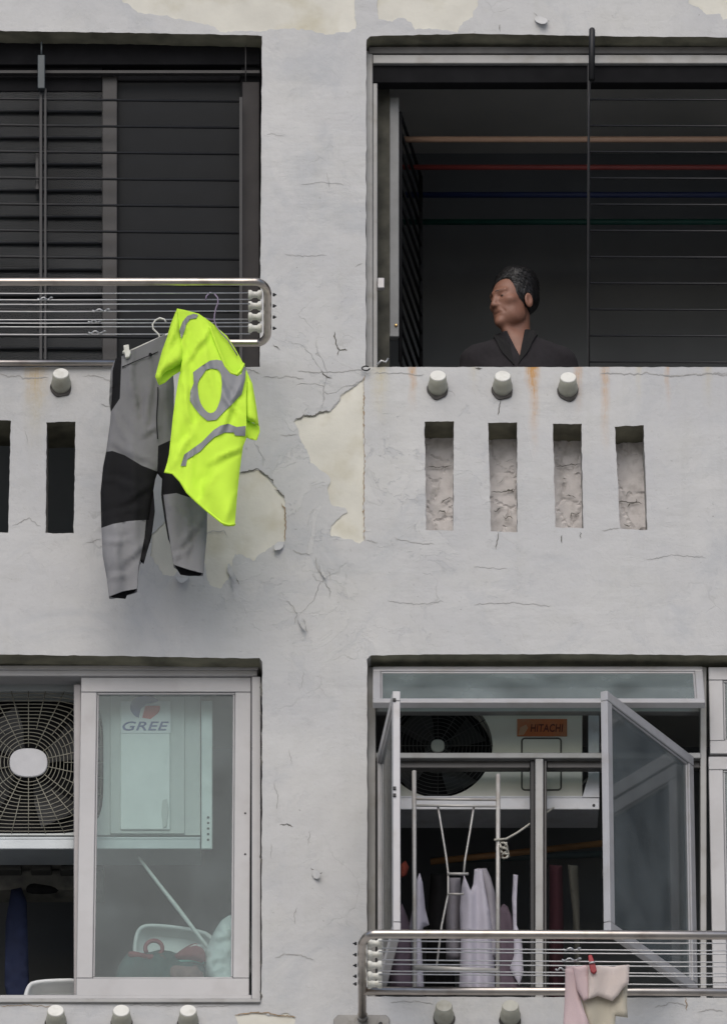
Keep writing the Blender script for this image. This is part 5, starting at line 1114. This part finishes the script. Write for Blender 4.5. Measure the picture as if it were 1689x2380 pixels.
zs = np.concatenate([np.arange(-.02, HC[2]-.30, .010), np.arange(HC[2]-.30, HC[2]+.14, .0034)])
V, F = sdf_mesh(whole, (-.31, -.20, 0), (.31, .19, 0), .0042, zs)
M_SKIN = mat('skin', (0.235, 0.112, 0.074), 0.55, var=0.10, vs_=25, bump=0.10, bs=120)
def addmesh(nm, V, F, m, sm=True):
    me = bpy.data.meshes.new(nm); me.from_pydata([tuple(v) for v in V], [], [tuple(int(i) for i in f) for f in F]); me.materials.append(m)
    me.polygons.foreach_set('use_smooth', [sm]*len(me.polygons)); o = bpy.data.objects.new(nm, me); COL.objects.link(o); o.parent = man; ORG[o.name] = ORG[man.name]; return o
addmesh('body', V, F, M_SKIN)
def hair_sdf(X):
    H = head_local(X)
    up = np.clip((H[2]-.055)/.07, 0, 1); bk = np.clip((.05-H[1])/.09, 0, 1)
    edge = np.clip((.078-H[1])/.05, .12, 1)
    st = np.sin(H[0]*330+H[2]*120+6*np.sin(H[1]*40))*np.sin(H[1]*60+H[0]*55)
    t = .0045+(.027*up*(.45+.55*edge)+.007*bk)*edge+.0011*st
    d = ell_(H, (0, -.012, .034), (.074, .092, .084))-t
    cut = smin(H[1]-.040-.10*np.clip(H[2]-.02, 0, .1), .060+.26*np.clip(H[1], 0, .1)-.010*np.sin(H[0]*45)-H[2], .008)   # forehead and cheeks stay free
    d = smax(d, cut, .010)
    d = smax(d, -H[2]-.034-np.clip(-H[1]-.03, 0, .06)*.75, .006)
    for s in (-1, 1): d = smax(d, -ell_(H, (s*.085, -.014, -.016), (.022, .021, .032)), .004)
    return d
V, F = sdf_mesh(hair_sdf, (HC[0]-.13, -.13, HC[2]-.12), (HC[0]+.13, .14, HC[2]+.15), .0034)
# loose strands combed back over the cap of hair
Vl = [tuple(v) for v in V]; Fl = [tuple(int(q) for q in f) for f in F]; rh = random.Random(5)
Hv = head_local([V[:, 0], V[:, 1], V[:, 2]]); cand = np.argwhere((Hv[2] > -.03)).ravel()
back = -fw_; cc3 = HC+np.array((0, 0, .03))
for q in range(1100):
    p = V[rh.choice(cand)]; nrm = p-cc3; nrm /= np.linalg.norm(nrm); side = abs(float(np.dot(nrm, rt_)))
    d = back*(.8+.3*rh.random())+np.array((0, 0, -.9*side+.12))+np.array([rh.gauss(0, .16) for _ in range(3)]); d -= nrm*np.dot(d, nrm); d /= np.linalg.norm(d)+1e-9
    L_ = rh.uniform(.012, .026); lift = rh.uniform(.0005, .0035); b0 = len(Vl)
    w3 = np.cross(d, nrm); pr_ = [p-nrm*.001-d*L_*.3, p+nrm*lift+d*L_*.35, p+nrm*lift*.6+d*L_]
    for pp, rr_ in zip(pr_, (.0010, .0011, .0003)):
        for an in (0, 2.094, 4.189): Vl.append(tuple(pp+(w3*math.cos(an)+nrm*math.sin(an))*rr_))
    for k in (0, 1):
        for m_i in range(3): Fl.append((b0+3*k+m_i, b0+3*k+(m_i+1) % 3, b0+3*k+3+(m_i+1) % 3, b0+3*k+3+m_i))
V, F = Vl, Fl
addmesh('hair', V, F, mat('black_hair', (0.011, 0.010, 0.010), 0.5, var=0.3, vs_=60, bump=0.6, bs=220))
def eye_sdf(X):
    H = head_local(X); return np.minimum(ell_(H, (-.031, .0738, .004), (.0105, .0125, .0060)), ell_(H, (.031, .0738, .004), (.0105, .0125, .0060)))
V, F = sdf_mesh(eye_sdf, (HC[0]-.10, -.11, HC[2]-.02), (HC[0]+.06, .03, HC[2]+.03), .0018); addmesh('eyes', V, F, mat('dark_eye', (0.03, 0.02, 0.018), 0.2, bump=0))
def brow_sdf(X):
    H = head_local(X); d = 1
    for s in (-1, 1): d = np.minimum(d, cap_(H, (s*.012, .0955, .027), (s*.044, .0785, .029), .0032, .0025))
    return d
V, F = sdf_mesh(brow_sdf, (HC[0]-.12, -.12, HC[2]+.0), (HC[0]+.06, .04, HC[2]+.05), .0018); addmesh('eyebrows', V, F, mat('grey_brow', (0.05, 0.04, 0.036), 0.8, bump=0))
def shirt_sdf(X):
    d = smin(torso_sdf(X), neck_sdf(X), .025)-.007+0.003*np.sin(X[0]*46+X[2]*30)*np.sin(X[2]*38)
    d = smax(d, X[2]-(SHZ+.064), .004)
    vz = np.abs(X[0]-.01)*2.4+(SHZ-.070)-X[2]          # open collar in a V
    d = np.where(X[1] < 0, smax(d, -np.maximum(vz, -(0.03-X[1]*0-0.03)-10), .004), d)
    return smax(d, (SHZ-.62)-X[2], .004)
zs2 = np.arange(SHZ-.50, SHZ+.10, .005)
V, F = sdf_mesh(shirt_sdf, (-.31, -.14, 0), (.31, .19, 0), .005, zs2)
M_SHIRT = mat('dark_plum_shirt', (0.016, 0.0135, 0.016), 0.95, var=0.18, vs_=60, bump=0.2, bs=200)
addmesh('shirt', V, F, M_SHIRT)
# collar: two pointed flaps folded down round the neck
m_ = MB(); ctr = Vector((NECKB[0], NECKB[1]-.012, 0))+Vector(base_man); ctr.z = base_man.z+SHZ+.048
rings = []
def drop_on(x, y):
    zz = np.linspace(SHZ+.10, SHZ-.12, 120); d = torso_sdf([np.full(120, x), np.full(120, y), zz], .007); k = np.argmax(d < 0.003)
    return zz[k] if (d < 0.003).any() else SHZ-.05
cx_, cy_ = NECKB[0], NECKB[1]-.004
for k in range(41):
    e = abs(k-20)/20; a = R(-90+4+352*k/40); ca, sa = math.cos(a), math.sin(a); a2 = R(-90+32+296*k/40); ct, st_ = math.cos(a2), math.sin(a2)
    rl = .088+.030*max(0, e-.55)/.45
    zt2 = drop_on(cx_+ct*.072, cy_+st_*.068)+.022-.008*e; zl = drop_on(cx_+ca*rl, cy_+sa*rl*.95)+.004-.006*max(0, e-.75)
    top = Vector((cx_+ct*.069, cy_+st_*.065, zt2))+Vector(base_man); low = Vector((cx_+ca*rl, cy_+sa*rl*.95-.004, zl))+Vector(base_man)
    mid = (top+low)/2+Vector((ca*.005, sa*.005, .005))
    rings.append([m_.bm.verts.new(p) for p in (top, mid, low, low-Vector((ca*.006, sa*.006, .004)), top-Vector((ca*.004, sa*.004, .004)))])
for a, b in zip(rings, rings[1:]):
    for i in range(5):
        f = m_.bm.faces.new((a[i], b[i], b[(i+1) % 5], a[(i+1) % 5])); f.smooth = False
m_.bm.faces.new(rings[0]); m_.bm.faces.new(rings[-1][::-1]); m_.build('collar', mat('shirt_collar', (0.008, 0.0075, 0.008), 0.95, var=0.1), man)
print('objects', len(bpy.data.objects))
